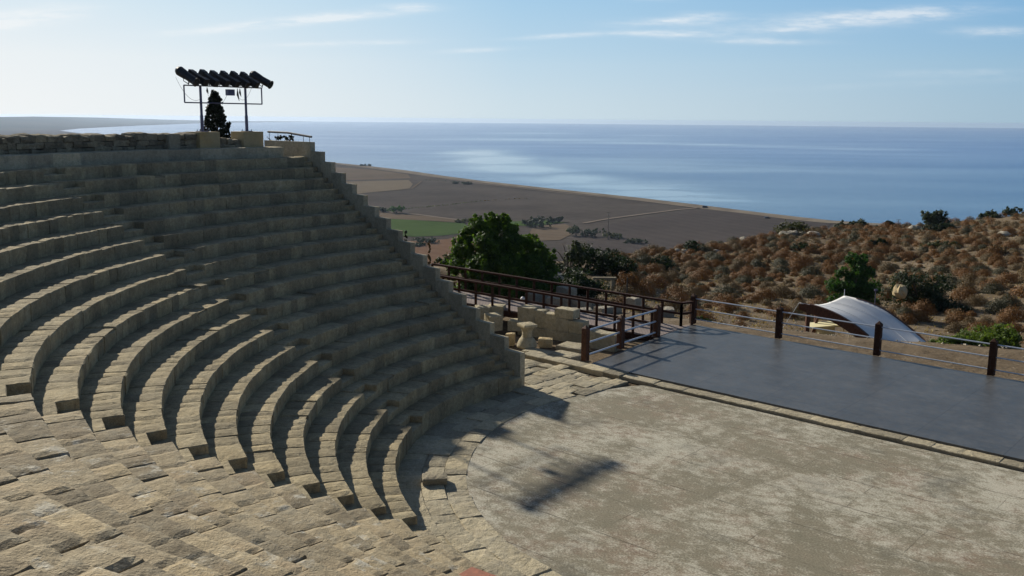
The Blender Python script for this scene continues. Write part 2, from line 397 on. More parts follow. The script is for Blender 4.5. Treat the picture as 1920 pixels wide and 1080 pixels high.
wedges=[('far',a_far,a_mid_lo,'shaded wedge of curved stone seating between the stepped wall and the middle stair',.007,.007,.34,.85,.02,'seat',.018),
        ('mid',a_mid_hi,a_near_lo,'middle wedge of curved stone seating with sunlit tread edges between two stairs',.009,.008,.30,.66,.025,'seat',.028),
        ('near',a_near_hi,lambda R:A_END,'sunlit foreground wedge of worn stone seating, its blocks seen from above',.015,.010,.38,.95,.015,'seat_warm',.036)]
for nm,a0,a1,lab,amp,jit,w0,w1,sk,mt,gm in wedges:
    t=thing('seating_wedge',lab,'stone seating')
    for k in range(1,NR+1):
        mb=MB(); tier(mb,k,a0,a1,amp,jit,w0,w1,sk,gm); mb.build('seating_tier',M[mt],t)
# stairs between wedges: a half step in front of every tier
def stair(label,lo,hi,mat):
    t=thing('stone_stair',label,'stair')
    for k in range(1,NR+1):
        R0=Rk(k)
        for (ra,rb,z,zb) in ((R0,R0+.36,Hk(k)-.20,Hk(k)-.62 if k>1 else 0),(R0+.36,R0+D+.02,Hk(k),Hk(k)-.42)):
            mb=MB()
            def cn(s_,t_,ra=ra,rb=rb):
                R=ra+(rb-ra)*s_; l,h=lo(R)+.012/R,hi(R)-.012/R; return pol(R,l+(h-l)*t_)
            worn(mb,cn,z+uni(-.012,.012),zb,4,6,.012,.015,random.random()*99,random.random()*.6+.3)
            mb.build('step',M[mat],t)
stair('narrow stone stair with dark recesses, down the sunlit seating at lower left',a_near_lo,a_near_hi,'seat')
stair('narrow stone stair climbing the shaded seating to the upper left',a_mid_lo,a_mid_hi,'seat')
def wall_face(R): return A3-.42/R
stair('narrow shaded stair along the foot of the stepped end wall',lambda R:wall_face(R)+.01/R,lambda R:a_far(R),'seat')

# stepped end wall (radial, thin)
ur=np.array([cos(A3),sin(A3)]); up=np.array([sin(A3),-cos(A3)])   # outward, and away from the seats
def wp(R,off): p=ur*R+up*off; return p
mb=MB(); T0,T1=.43,.66
prevz=None
for k in range(1,NR+1):
    ra=Rk(k)+.13; rb=Rk(k)+.13+D if k<NR else Rk(k)+3.7
    if k==1: ra-=.05
    zt=Hk(k)+.61+uni(-.012,.012); r=uni(.3,.75)
    c=[(*wp(ra,T0),0),(*wp(rb,T0),0),(*wp(rb,T1),0),(*wp(ra,T1),0)]
    zlo=-.1 if prevz is None else prevz
    nseg=1
    vs=[(x,y,-.1) for x,y,_ in c]+[(x,y,zt) for x,y,_ in c]+[(c[0][0],c[0][1],zlo),(c[3][0],c[3][1],zlo)]
    f=[(0,1,5,4),(2,3,7,6),(4,5,6,7),(8,4,7,9)]
    if k==NR: f.append((1,2,6,5))
    mb.add(vs,f,r); prevz=zt
struct_wall=mb.build('stepped_wall',M['wall'])
tag(struct_wall,'pale stone wall descending in steps beside the shaded seating','wall')
# lit coping slabs of the top length and its handrail
t=thing('wall_handrail','low black handrail on thin posts along the top of the stepped wall','handrail',(*wp(23.6,.55),Hk(18)+.61))
O=np.array([*wp(23.6,.55),Hk(18)+.61])
def rel(p,o=O): return tuple(np.array(p)-o)
mb=MB(); zt=Hk(18)+.61
pp=[(*wp(R,.55),zt+h) for R,h in ((22.75,.20),(24.5,.34),(26.1,.36))]
mb.tube([rel(p) for p in pp],.045,8); mb.build('handrail',M['black'],t)
for R,h in ((22.9,.21),(23.35,.25),(25.3,.33),(26.0,.34)):
    mb=MB(); mb.tube([rel((*wp(R,.55),zt-.01)),rel((*wp(R,.55),zt+h))],.012,6); mb.build('post',M['black'],t)

# earth body of the cavea behind and beneath the tiers
mb=MB(); n=60; a0,a1=133.9*RAD,A_END
prof=[(R1+.5,-.3)]+[(Rk(k)+.5,Hk(k)-.75) for k in range(2,19)]+[(23.2,6.9),(23.25,7.33),(40,7.25),(60,5.5),(95,-.5)]
vs=[];fs=[]
for i in range(n+1):
    a=a0+(a1-a0)*i/n
    for R,z in prof: vs.append((*pol(R,a-(.0 if i else 0)),z+ (.12*nz(R*cos(a)*.3,R*sin(a)*.3,2) if R>24 else 0)))
K=len(prof)
for i in range(n):
    for j in range(K-1): fs.append((i*K+j,(i+1)*K+j,(i+1)*K+j+1,i*K+j+1))
mb.add(vs,fs,.5); struct(mb.build('embankment',M['soil']))

# top terrace paving ring behind the last tier (near side, where the viewer stands)
# back bench (tall top course) and rubble parapet on the far side
def arcwall(name,lab,cat,mat,a0,a1,Ra,Rb,zb,zt,w0,w1,amp,jit,bev=.02):
    mb=MB(); a=a0
    while a<a1-1e-4:
        w=uni(w0,w1); b=min(a1,a+w/Ra)
        if (a1-b)*Ra<w0*.5: b=a1
        def cn(s_,t_,a=a,b=b): 
            R=Ra+(Rb-Ra)*s_; return pol(R,a+.004+(b-a-.008/Ra)*t_ -.004)
        worn(mb,cn,zt+uni(-jit,jit),zb,3,max(2,round(w/.2)),amp,bev,random.random()*99)
        a=b
    o=mb.build(name,M[mat]); tag(o,lab,cat); return o
arcwall('back_bench','tall shaded back bench of smooth stone slabs above the top tier','bench','wall',(136.9)*RAD,212*RAD,23.28,24.1,7.2,Hk(18)+.40,.9,1.5,.008,.008)
# rubble parapet: courses of rounded stones
def rubble(name,lab,a0,a1,Ra,zb,zt,mat,courses=2):
    mb=MB()
    H=(zt-zb)/courses
    for c in range(courses):
        a=a0
        while a<a1-1e-4:
            w=uni(.18,.52); b=min(a1,a+w/Ra)
            z0=zb+c*H; jr=uni(-.05,.05)
            def cn(s_,t_,a=a,b=b,jr=jr):
                R=Ra+jr+.75*s_; return pol(R,a+.006/Ra+(b-a-.012/Ra)*t_)
            worn(mb,cn,z0+H*uni(.9,1.1)+(uni(-.03,.07) if c==courses-1 else 0),z0-.02,4,max(3,round(w/.12)),.04,.05,random.random()*99,front_rough=.05)
            a=b
    o=mb.build(name,M[mat]); tag(o,lab,'wall'); return o
PL=[(379.5,247),(463,246)]
pc=[]
for px,py in PL:
    d=ray(px,py); aa=d[0]**2+d[1]**2; bb=2*(CAM[0]*d[0]+CAM[1]*d[1]); cc=CAM[0]**2+CAM[1]**2-24.2**2
    tt=(-bb+math.sqrt(bb*bb-4*aa*cc))/(2*aa); pc.append(CAM+tt*d)
pa=[math.atan2(p[1],p[0])%(2*PI) for p in pc]
rubble('rubble_parapet','long low rubble wall along the top of the seating at upper left',pa[0]+.5/24.2,209*RAD,23.95,Hk(18)+.36,8.36,'rubble',3)
rubble('rubble_parapet','short piece of low rubble wall between the two lamp plinths',pa[1]+.49/24.2,pa[0]-.49/24.2,23.95,Hk(18)+.36,8.14,'rubble',2)
# small pier of dressed stone in the rubble parapet
p=fwd(197,262,38.0); a=math.atan2(p[1],p[0]); R=23.80
mb=MB(); 
def cn(s_,t_): return pol(R+.3*s_,a-.24/R+.48/R*t_)
worn(mb,cn,8.36,7.6,3,4,.01,.012,5); tag(mb.build('stone_pier',M['wall']),'small squared stone pier set in the rubble wall at upper left','pier')
# plinths
plz=8.42
for i,(P,lab) in enumerate(zip(pc,('sandy rendered plinth under the left lamp pole','sandy rendered plinth under the right lamp pole'))):
    a=pa[i]; mb=MB(); rr=Vector((cos(a),sin(a),0)); tt=Vector((-sin(a),cos(a),0))
    c=rr*24.2+Vector((0,0,(plz+7.3)/2)); mb.obox(c,rr,tt,(0,0,1),.46,.47,(plz-7.3)/2,.5)
    o=mb.build('concrete_plinth',M['render']); tag(o,lab,'plinth')
    mod=o.modifiers.new('Bevel','BEVEL'); mod.width=.015; mod.segments=2

# ------------------------------------------------------------------ floodlight rig
base=(pc[0]+pc[1])/2; base[2]=plz
xd=Vector(pc[1]-pc[0]); xd.z=0; span=xd.length; xd.normalize(); yd=Vector((-xd.y,xd.x,0))   # yd points away from the viewer
t=thing('floodlight_rig','row of black stage floodlights on a metal frame and two poles above the seats','light rig',base)
def L(x,y,z): return xd*x+yd*y+Vector((0,0,z))
sp=span/2
zfr=1.76; zlo=1.11
for s in (-1,1):
    mb=MB(); mb.tube([L(s*sp,0,0),L(s*sp,0,zlo*.55),L(s*sp,0,zlo*.6),L(s*sp,0,zfr)],[.065,.062,.05,.048],10)
    mb.obox(L(s*sp,0,.015),xd,yd,(0,0,1),.17,.17,.014)
    for q in(-1,1):
        for e in(-1,1): mb.tube([L(s*sp+q*.13,e*.13,0),L(s*sp+q*.13,e*.13,.09)],.014,6)
    mb.build('pole',M['pole'],t)
fx=1.80
mb=MB()
for a,b in (((-fx,zfr),(fx,zfr)),((-fx,zlo),(fx,zlo)),((-fx,zlo),(-fx,zfr)),((fx,zlo),(fx,zfr))):
    mb.tube([L(a[0],-.06,a[1]),L(b[0],-.06,b[1])],.028,6)
mb.build('frame',M['pole'],t)
aim=(xd*.32-yd*.95)       # heads point down to the right, towards the stage
for i in range(8):
    x=-1.62+i*.475 if 0<i<7 else (-1.60 if i==0 else 1.84)
    c=L(x,0,zfr+.32+(.03 if i in(0,7) else 0))
    am_=(aim.normalized()+xd*uni(-.10,.10)); pt_=rad(29+uni(-3.5,3.5))
    d=(am_.normalized()*cos(pt_)-Vector((0,0,sin(pt_)))).normalized(); sd=Vector((0,0,1)).cross(d).normalized(); u=d.cross(sd)
    mb=MB(); hl=.50 if i in(0,7) else .43
    if i in(0,7):
        mb.tube([c-d*hl,c-d*(hl-.10),c-d*.16,c+d*.05,c+d*(hl-.06),c+d*hl],[.14,.19,.175,.15,.155,.185],14)
    else:
        mb.obox(c-d*.06,d,sd,u,hl*.75,.12,.115); mb.obox(c-d*(hl*.7),d,sd,u,.10,.13,.135)
        mb.obox(c+d*(hl*.80),d,sd,u,.12,.14,.135)
    h=mb.build('floodlight',M['black'],t)
    mb=MB(); mb.tube([c+d*(hl+.0),c+d*(hl+.012)],.13,12); mb.build('lens',M['lens'],h)
    mb=MB(); e=c-d*.02
    for q in(-1,1): mb.tube([e+sd*.19*q,e+sd*.19*q-Vector((0,0,.20)),L(x,-.06,zfr+.05)],.016,5)
    mb.tube([L(x,-.06,zfr),L(x,-.06,zfr+.14)],.016,5)
    mb.build('yoke',M['black'],h)
mb=MB(); mb.obox(L(.23,-.12,zfr-.22),xd,yd,(0,0,1),.15,.10,.12); mb.build('junction_box',M['pole'],t)
for k,(x,w,z) in enumerate(((-.78,.05,.30),(.62,.07,.55),(.74,.05,.38))):
    mb=MB(); a=L(x,-.06,zfr-.05); b=L(x+w,-.06,zfr-z)
    mb.tube([a,a*.5+b*.5+xd*-.03,b],[.012,.045,.006],5); mb.build('cable_bundle',M['black'],t)
def sag(a,b,dr,n=10): return [a.lerp(b,i/n)-Vector((0,0,dr*4*(i/n)*(1-i/n))) for i in range(n+1)]
for a,b,dr in ((L(-2.1,0,zfr+.3),L(-1.05,0,zlo+.15),.35),(L(-.78,0,zfr-.2),L(.2,0,zfr-.25),.5),(L(.7,0,zfr-.4),L(1.4,0,zfr+.1),.3)):
    mb=MB(); mb.tube(sag(a,b,dr),.006,4); mb.build('cable',M['black'],t)

# ------------------------------------------------------------------ orchestra, walkway, parodos paving, kerb, stage
SA=np.array([-4.55,10.42]); SU=np.array([.745,-.667]); SU/=np.linalg.norm(SU); SN=np.array([-SU[1],SU[0]])
def sp2(u,v): p=SA+SU*u+SN*v; return p
# orchestra floor: disc cut by the kerb line
mb=MB(); vs=[(0,0,0)]; n=150
KF=-.62  # kerb front (v)
for i in range(n):
    a=2*PI*i/n; R=8.66+.06*nz(cos(a)*5,sin(a)*5,1); p=np.array(pol(R,a)); v=(p-SA)@SN
    if v>KF: p=p-SN*(v-KF)
    vs.append((*p,0))
mb.add(vs,[(0,1+i,1+(i+1)%n) for i in range(n)],.5); struct(mb.build('orchestra_floor',M['orchestra']))
# walkway ring
mb=MB()
rings=[(8.64,9.22),(9.22,9.80),(9.80,10.5)]
for (ra,rb) in rings:
    a=128.5*RAD
    while a<A_END:
        w=uni(.35,1.15); b=a+w/ra
        def cn(s_,t_,a=a,b=b,ra=ra,rb=rb,j=uni(-.03,.03)): 
            R=ra+.008+(rb-ra-.016)*s_+j*(s_-.5); return pol(R,a+.008/ra+(b-a-.016/ra)*t_)
        worn(mb,cn,.034+uni(-.022,.022),-.05,4,max(3,round(w/.13)),.022,.018,random.random()*99)
        a=b
struct(mb.build('walkway',M['paving']))
# flat underlay so that joints read as packed earth
mb=MB(); vs=[];fs=[]; n=60
for i in range(n+1):
    a=126*RAD+(A_END-126*RAD)*i/n; vs+= [(*pol(8.6,a),-.035),(*pol(10.55,a),-.03)]
for i in range(n): fs.append((2*i,2*i+2,2*i+3,2*i+1))
mb.add(vs,fs); struct(mb.build('walkway_bed',M['earthcore']))
# a raised slab on the walkway
P=onz(815,893,.2); mb=MB(); a=math.atan2(P[1],P[0]); R=math.hypot(P[0],P[1])
def cn(s_,t_): return pol(R-.30+.6*s_,a-.22/R+.44/R*t_)
worn(mb,cn,.24,.05,6,5,.02,.03,3); tag(mb.build('stone_slab',M['paving']),'low raised stone slab lying on the curved walkway below the seats','slab')
# parodos paving
mb=MB()
def in_par(x,y):
    p=np.array([x,y]); u,v=(p-SA)@SU,(p-SA)@SN
    return math.hypot(x,y)>8.7 and v<-.72 and (p@up)>.70 and (p@ur)>2 and u<2.2
cells=[]
for iu in range(-16,10):
    u=iu*.52
    v=-8.0
    while v<-.6:
        h=uni(.38,.85); cells.append((u,v,u+.52,v+h)); v+=h
for (ua,va,ub,vb) in cells:
    c=SA+SU*(ua+ub)/2+SN*(va+vb)/2
    if not in_par(*c): continue
    j=[uni(-.05,.05) for _ in range(8)]
    P4=[(ua+j[0]+.012,va+j[1]+.012),(ub+j[2]-.012,va+j[3]+.012),(ub+j[4]-.012,vb+j[5]-.012),(ua+j[6]+.012,vb+j[7]-.012)]
    def cn(s_,t_,P4=P4):
        a=np.array(P4[0])*(1-s_)+np.array(P4[1])*s_; b=np.array(P4[3])*(1-s_)+np.array(P4[2])*s_; q=a*(1-t_)+b*t_
        return tuple(SA+SU*q[0]+SN*q[1])
    worn(mb,cn,.035+uni(-.02,.035),-.08,4,5,.03,.02,random.random()*99)
struct(mb.build('paving',M['paving']))
# kerb in front of the stage
mb=MB(); u=-2.9
while u<24:
    w=uni(.7,1.5)
    if u<-.2: w=uni(.9,1.3)
    def cn(s_,t_,u=u,w=w): 
        v0=-.60 if u<1.5 else -.50
        return tuple(sp2(u+.008+(w-.016)*s_, v0+(-.02-v0)*t_))
    worn(mb,cn,.10+(.05 if u<1.2 else 0)+uni(-.012,.012),-.06,max(4,round(w/.14)),4,.012,.018,random.random()*99)
    u+=w
tag(mb.build('stone_kerb',M['paving']),'long low kerb of pale stone in front of the dark stage','kerb')
# stage
mb=MB(); L0=sp2(0,0); 
pts=[sp2(-.02,-.02),sp2(26,-.02),sp2(26,8.52),sp2(-.86,8.52),sp2(-.62,5.2)]
vs=[(*p,-.02) for p in pts]+[(*p,.15) for p in pts]; n=len(pts)
mb.add(vs,[tuple(range(n,2*n))]+[(i,(i+1)%n,n+(i+1)%n,n+i) for i in range(n)],.5)
o=mb.build('stage',M['stage']); tag(o,'flat dark blue-grey stage floor ringed by railings','stage')

def post(parent,x,y,z,h=1.36,w=.115,rot=0,mat='darkwood',name='post'):
    mb=MB(); c,s=cos(rot),sin(rot)
    def q(a,b,zz): return (x+a*c-b*s,y+a*s+b*c,zz)
    hs=h-.13
    vs=[q(-w,-w,z),q(w,-w,z),q(w,w,z),q(-w,w,z)]+[q(-w,-w,z+hs),q(w,-w,z+hs),q(w,w,z+hs),q(-w,w,z+hs)]+[q(0,0,z+h)]
    mb.add(vs,[(0,1,5,4),(1,2,6,5),(2,3,7,6),(3,0,4,7),(4,5,8),(5,6,8),(6,7,8),(7,4,8)])
    o=mb.build(name,M[mat],parent)
    md=o.modifiers.new('Bevel','BEVEL'); md.width=.012; md.segments=2
    return o
rotS=math.atan2(SU[1],SU[0])
ZS=.15
lp=[onz(1097,676,ZS),onz(1163,653,ZS),onz(1231,631,ZS)]
t=thing('stage_railing','short stage railing of three brown posts and grey pipes, left end of the stage','railing',(lp[0][0],lp[0][1],ZS))
o0=np.array([lp[0][0],lp[0][1],ZS])
for i,p in enumerate(lp): post(t,*(p-o0)[:2],0,rot=rotS,mat='rustwood')
for a,b in zip(lp,lp[1:]):
    for h in(.19,.66,1.13):
        A=Vector(a-o0);B=Vector(b-o0);d=(B-A).normalized()*.10; A.z=B.z=h
        mb=MB(); mb.tube([A+d,B-d],.036,10); mb.build('rail',M['steel'],t)
bp=[onz(1299,606,ZS),onz(1460,634,ZS),onz(1645,667,ZS),onz(1858,703,ZS)]
dv=(bp[3]-bp[0])/3
bp=[bp[0]+dv*i for i in range(7)]
t=thing('stage_railing','long stage railing of brown posts and thin grey pipes along the far edge','railing',(bp[0][0],bp[0][1],ZS))
o0=np.array([bp[0][0],bp[0][1],ZS])
for i,p in enumerate(bp): post(t,*(p-o0)[:2],0,rot=rotS)
for a,b in zip(bp,bp[1:]):
    for h in(.20,.66,1.12):
        A=Vector(a-o0);B=Vector(b-o0);d=(B-A).normalized()*.10; A.z=B.z=h
        mb=MB(); mb.tube([A+d,B-d],.026,8); mb.build('rail',M['steel'],t)

# ------------------------------------------------------------------ wooden ramp
NR_=np.array([-1.75,15.15,.16]); NL_=np.array([-9.8,17.9,.98])
dr=NR_-NL_; 
WV=np.array([.345,.94,0])*2.25
Lend=NL_-dr*.28
FRc=np.array([-.10,17.0,.16])
t=thing('wooden_ramp','boardwalk ramp with brown timber railings climbing behind the stepped wall','ramp',NR_)
def rr(p): return Vector(np.array(p)-NR_)
mb=MB()
A,B,Cc,Dd=rr(Lend),rr(NR_),rr(FRc),rr(Lend+WV); E_=rr([.45,17.3,.16]); Fq=rr([-1.45,14.9,.16])
top=[A,Fq,E_,Cc,Dd]
vs=[tuple(v) for v in top]+[tuple(v-Vector((0,0,.06))) for v in top]
mb.add(vs,[(0,1,2,3,4),(9,8,7,6,5)]+[(i,i+5,(i+1)%5+5,(i+1)%5) for i in range(5)])
mb.build('deck',M['deck'],t)
mb=MB(); dd=(B-A).normalized(); side=Vector(WV).normalized()
zc=Vector((0,0,-.17))
mb.obox((A+B)/2+zc-side*.03,dd,side,dd.cross(side),(B-A).length/2,.05,.13); mb.build('beam',M['darkwood'],t)
mb=MB(); mb.obox((Dd+Cc)/2+zc,(Cc-Dd).normalized(),side,(Cc-Dd).normalized().cross(side),(Cc-Dd).length/2,.05,.13); mb.build('beam',M['darkwood'],t)
for f in(.25,.5,.72):
    for s in(.02,.98):
        p=Lend+(NR_-Lend)*f+WV*s; mb=MB(); mb.box(tuple(rr((p[0]-.06,p[1]-.06,-.3))),tuple(rr((p[0]+.06,p[1]+.06,p[2]-.1)))); mb.build('support',M['darkwood'],t)
def prail(pts_base,npost,name='railing_post'):
    pts_base=[Vector(p) for p in pts_base]
    a,b=pts_base[0],pts_base[1]
    for i in range(npost):
        p=a.lerp(b,i/(npost-1)); mb=MB(); mb.box((p.x-.055,p.y-.055,p.z-.22),(p.x+.055,p.y+.055,p.z+1.0)); mb.build(name,M['darkwood'],t)
    d=(b-a); L_=d.length; d.normalize(); s=d.cross(Vector((0,0,1))).normalized(); u=s.cross(d)
    for h,hw,hh in((1.02,.075,.042),(.55,.03,.05)):
        mb=MB(); mb.obox((a+b)/2+Vector((0,0,h)),d,s,u,L_/2,hw,hh); mb.build('handrail' if h>1 else 'middle_rail',M['darkwood'],t)
prail([A-side*.09,B-side*.09+dd*.1],15)
prail([Dd-side*.05,Cc-side*.05],15)
prail([Cc-side*.05,rr([.42,17.28,.16])],2)

# ------------------------------------------------------------------ ruins
def block(px,py,w,d,h,z,lab,name='stone_block',rot=None,mat='ashlar',amp=.02,taper=0,cat='stone block'):
    P=onz(px,py,z); rot=rot if rot is not None else uni(-.4,.4)
    c,s=cos(rot),sin(rot); mb=MB()
    def cn(s_,t_):
        a=(s_-.5)*w;b=(t_-.5)*d; return (a*c-b*s,a*s+b*c)
    worn(mb,cn,h,-.15,max(4,int(w/.1)),max(4,int(d/.1)),amp,.03,random.random()*99,r=uni(.45,.8),front_rough=.03,tilt=(uni(-.05,.05),uni(-.05,.05)))
    o=mb.build(name,M[mat],loc=(P[0],P[1],z)); tag(o,lab,cat); return o
# ashlar wall
W0=onz(985,608,.40); W1=onz(1092,640,.05)
W0=W0[:2]; W1=W1[:2]; wd=(W1-W0); wl=np.linalg.norm(wd); wd/=wl; wn=np.array([-wd[1],wd[0]])
mb=MB()
def wblock(u0,u1,z0,z1,v0=0,v1=.5):
    def cn(s_,t_): return tuple(W0+wd*(u0+.006+(u1-u0-.012)*s_)+wn*(v0+(v1-v0)*t_))
    worn(mb,cn,z1,z0,max(4,int((u1-u0)/.12)),4,.018,.022,random.random()*99,r=uni(.4,.8),front_rough=.025)
wblock(-.35,.45,-.1,1.16,-.05,.55)
wblock(.45,wl*.32,.35,1.10); wblock(wl*.32,wl*.55,.33,1.02)
wblock(.45,wl*.5,-.1,.345,-.03,.5); wblock(wl*.5,wl+.05,-.1,.33,-.02,.5)
wblock(wl*.55,wl*.76,.33,.90,-.02,.48); wblock(wl*.76,wl+.0,.33,.86)
wblock(wl*.53,wl*.84,.905,1.30,-.04,.50)
tag(mb.build('ruined_wall',M['ashlar']),'short ruined wall of pale squared stone blocks in front of the ramp','wall')
# column capital on a base
P=onz(988,650,.13)
t=thing('column_fragment','carved stone capital standing on a flared column base by the stepped wall','column fragment',P); t.scale=(.88,.88,.92)
mb=MB(); mb.lathe([(.46,0),(.45,.10),(.42,.18),(.40,.24),(.34,.34),(.28,.40),(.27,.43)],(0,0,0),24,.55,.05); mb.build('column_base',M['ashlar'],t,True)
mb=MB(); mb.lathe([(.235,.43),(.24,.47),(.225,.52),(.225,.68),(.25,.72),(.25,.76),(.29,.82),(.34,.90)],(0,0,0),24,.6,.06)
c=cos(.5);s=sin(.5)
def cn(s_,t_): a,b=(s_-.5)*.66,(t_-.5)*.66; return(a*c-b*s,a*s+b*c)
worn(mb,cn,1.03,.89,5,5,.02,.03,4,.8); mb.build('capital',M['ashlar'],t)
rot0=math.atan2(SU[1],SU[0])
block(905,592,.55,.5,.45,.5,'squarish pale stone block close behind the stepped wall, higher of the two there',rot=.3)
block(930,588,.75,.5,.40,.55,'tilted pale stone block beneath the near edge of the ramp',rot=-.3)
block(925,612,.6,.55,.55,.25,'upright pale stone block touching the back of the stepped wall',rot=.5)
block(975,612,.95,.6,.30,.25,'wide flat-topped stone block behind the column capital',rot=-.2)
block(957,640,.35,.4,.35,.1,'small yellowish stone wedged left of the column base',mat='boulder')
block(1023,643,.55,.4,.22,.1,'flat yellowish stone lying right of the column base',mat='boulder')
block(1135,650,1.2,.6,.62,.0,'large orange-tinted stone block under the ramp behind the short railing',rot=rot0+.1)
block(1010,663,1.3,.55,.13,.04,'long flat step stone in front of the column base',rot=rot0,mat='paving')
block(1060,668,1.2,.9,.12,.03,'broad flat slab in the sun left of the corner post',rot=rot0,mat='paving')
block(1075,652,1.1,.8,.13,.03,'broad flat slab in front of the ruined wall',rot=rot0+.1,mat='paving')
# loose ruins beyond the ramp
for i,(px,py,w,h,lab) in enumerate(((1010,562,1.1,.4,'pale long stone beyond the ramp, left of the scattered ruin stones'),(1062,556,.9,.5,'pointed pale stone beyond the ramp railing'),
   (1048,572,1.2,.4,'flat pale slab beyond the ramp in the middle of the ruins'),(1090,575,.8,.35,'small pale stone beyond the ramp near the dark bush'),(1140,585,1.3,.3,'low wide pale stone beyond the right end of the ramp'),
   (1190,570,1.0,.35,'pale rough stone on bare earth right of the ramp'),(1082,592,1.4,.35,'long low pale stone close to the ramp railing'),(1245,588,.9,.3,'pale stone behind the ramp corner railing'))):
    block(px,py,w,.6,h,-.15,lab,'ruin_stone',uni(-1,1),'rock',.05)
P=fwd(980,557,44.5); mb=MB(); mb.lathe([(.06,0),(.11,.05),(.09,.12),(.03,.17)],(0,0,0),10,.9,.2); tag(mb.build('white_stone',M['white'],loc=tuple(P-np.array([0,0,.15]))),'small bright white stone at the back edge of the boardwalk','stone')
# reddish board on the near seats
for k in(2,):
    P=onz(900,1071,Hk(k)+.06); mb=MB()
mb.obox((0,0,.02),(.80,-.60,0),(.6,.8,0),(0,0,1),.42,.26,.025)
o=mb.build('wooden_board',M['terracotta'],loc=(P[0]+.03,P[1]-.33,Hk(2)+.035)); tag(o,'reddish-brown wooden board on the seats at the bottom edge','board')

# ------------------------------------------------------------------ ground sheet
KP=[300,600,1000,1100,1200,1280,1400,1500,1600,1730,1920,2300,2700]
KD=[48,48,58,75,88,100,115,125,140,145,150,160,165]
KY=[520,512,500,490,480,471,452,436,428,424,404,380,380]
KM=[-.6,-.5,-.5,-.8,-1.6,-2.1,-2.5,-2.8,-3.0,-3.1,-3.1,-3.2,-3.2]
ZEs=[9.016-(y-yhor(p))*d/1793 for p,d,y in zip(KP,KD,KY)]
D0=[44,44,44,43.5,42.6,42,40.6,39.8,38.9,37.9,37,34,31]
def ground_z(x,y,rough=True):
    yp=y-CAM[1]; xp=x-CAM[0]
    if yp<12: return -.08
    px=min(2700,max(300,960+1793*xp/yp))
    f=lambda A: float(np.interp(px,KP,A))
    d0,de,ze,zm=f(D0),f(KD),f(ZEs),f(KM)
    if yp<=d0: z=-.08
    else:
        dm=d0+min(11,(de-d0)*.45)
        if yp<dm:
            q=(yp-d0)/(dm-d0); q=q*q*(3-2*q); z=-.08+(zm+.08)*q
        elif yp<de:
            q=(yp-dm)/(de-dm); z=zm+(ze-zm)*q+ .9*sin(PI*q)*(-.5 if px>1250 else 0)
            if rough: z+=(.45*nz(x*.09,y*.09,3)+.18*nz(x*.3,y*.3,5))*sin(PI*q)**.7
        else:
            z=ze-(yp-de)*.12-min(max(0,yp-de-3),1e9)*.62
            if rough: z+=.3*nz(x*.12,y*.12,3)*min(1,(yp-de)/6)
    if rough and yp>d0: z+=.05*nz(x*.9,y*.9,7)
    return z
mb=MB(); vs=[];fs=[]
ds=list(np.concatenate([[-60,-20,10],np.linspace(20,42,10),np.linspace(43,70,34),np.linspace(71.5,165,60),np.linspace(172,330,14)]))
ts=np.concatenate([[-40,-8,-3,-1,-.5,-.3],np.linspace(-.22,.62,170),[.7,.8,1,1.4,2.5,8]])
pxs=[]
W=len(ts)
for d in ds:
    for tq in ts:
        x=CAM[0]+tq*max(d,25); y=CAM[1]+d
        vs.append((x,y,ground_z(x,y)))
for i in range(len(ds)-1):
    for j in range(W-1): fs.append((i*W+j,i*W+j+1,(i+1)*W+j+1,(i+1)*W+j))
mb.add(vs,fs,.5); struct(mb.build('ground',M['soil'],smooth=True))
def gat(px,d):
    t_=(px-960)/1793; x=CAM[0]+t_*d; y=CAM[1]+d; return np.array([x,y,ground_z(x,y)])
def gpix(px,py):                # where a sight line meets the ground
    d=ray(px,py); d=d/d[1]
    for s in np.arange(34,170,.4):
        P=CAM+d*s
        if P[2]<ground_z(P[0],P[1]): return P
    return CAM+d*120

# ------------------------------------------------------------------ sea, plain, fields
ZS_=-75.
mb=MB(); n=96
vs=[(0,0,ZS_)]; rs=[300,900,2000,4500,9000,19500]
for R in rs:
    for i in range(n): a=2*PI*i/n; vs.append((R*cos(a),R*sin(a),ZS_))
fs=[(0,1+i,1+(i+1)%n) for i in range(n)]
for k in range(len(rs)-1):
    o=1+k*n; q=1+(k+1)*n
    for i in range(n): fs.append((o+i,q+i,q+(i+1)%n,o+(i+1)%n))
mb.add(vs,fs,.5); struct(mb.build('sea',M['sea']))
coast_px=[(590,302),(620,305),(690,312),(760,320),(830,330.5),(900,340),(975,348.5),(1050,357),(1125,364.5),(1200,372),(1260,379.5),(1320,387),(1380,394.5),(1440,402),(1500,409),(1560,415.5),(1640,421),(1720,425)]
coast=[onz(*p,ZS_)[:2] for p in coast_px]
coast=[c+np.array([uni(-2,2),uni(-3,3)]) for c in coast]
left=[np.array(p,float) for p in((-20000,-3000),(-20000,17500),(-9000,17500))]
far=[onz(*p,ZS_)[:2] for p in((550,228.75),(480,229.5),(380,231),(250,236),(150,241),(110,245))]+[np.array((-1700.,3900.)),np.array((-900.,2750.))]
right=[np.array(p,float) for p in((480,690),(900,520),(1800,200),(3000,-3000))]
def flat(name,pts,z,mat,dz=-2):
    mb=MB(); n=len(pts); mb.add([(*p,z) for p in pts],[tuple(range(n))],.5); return struct(mb.build(name,M[mat]))
land=left+far+coast+right
flat('plain',land,-74.0,'plough')
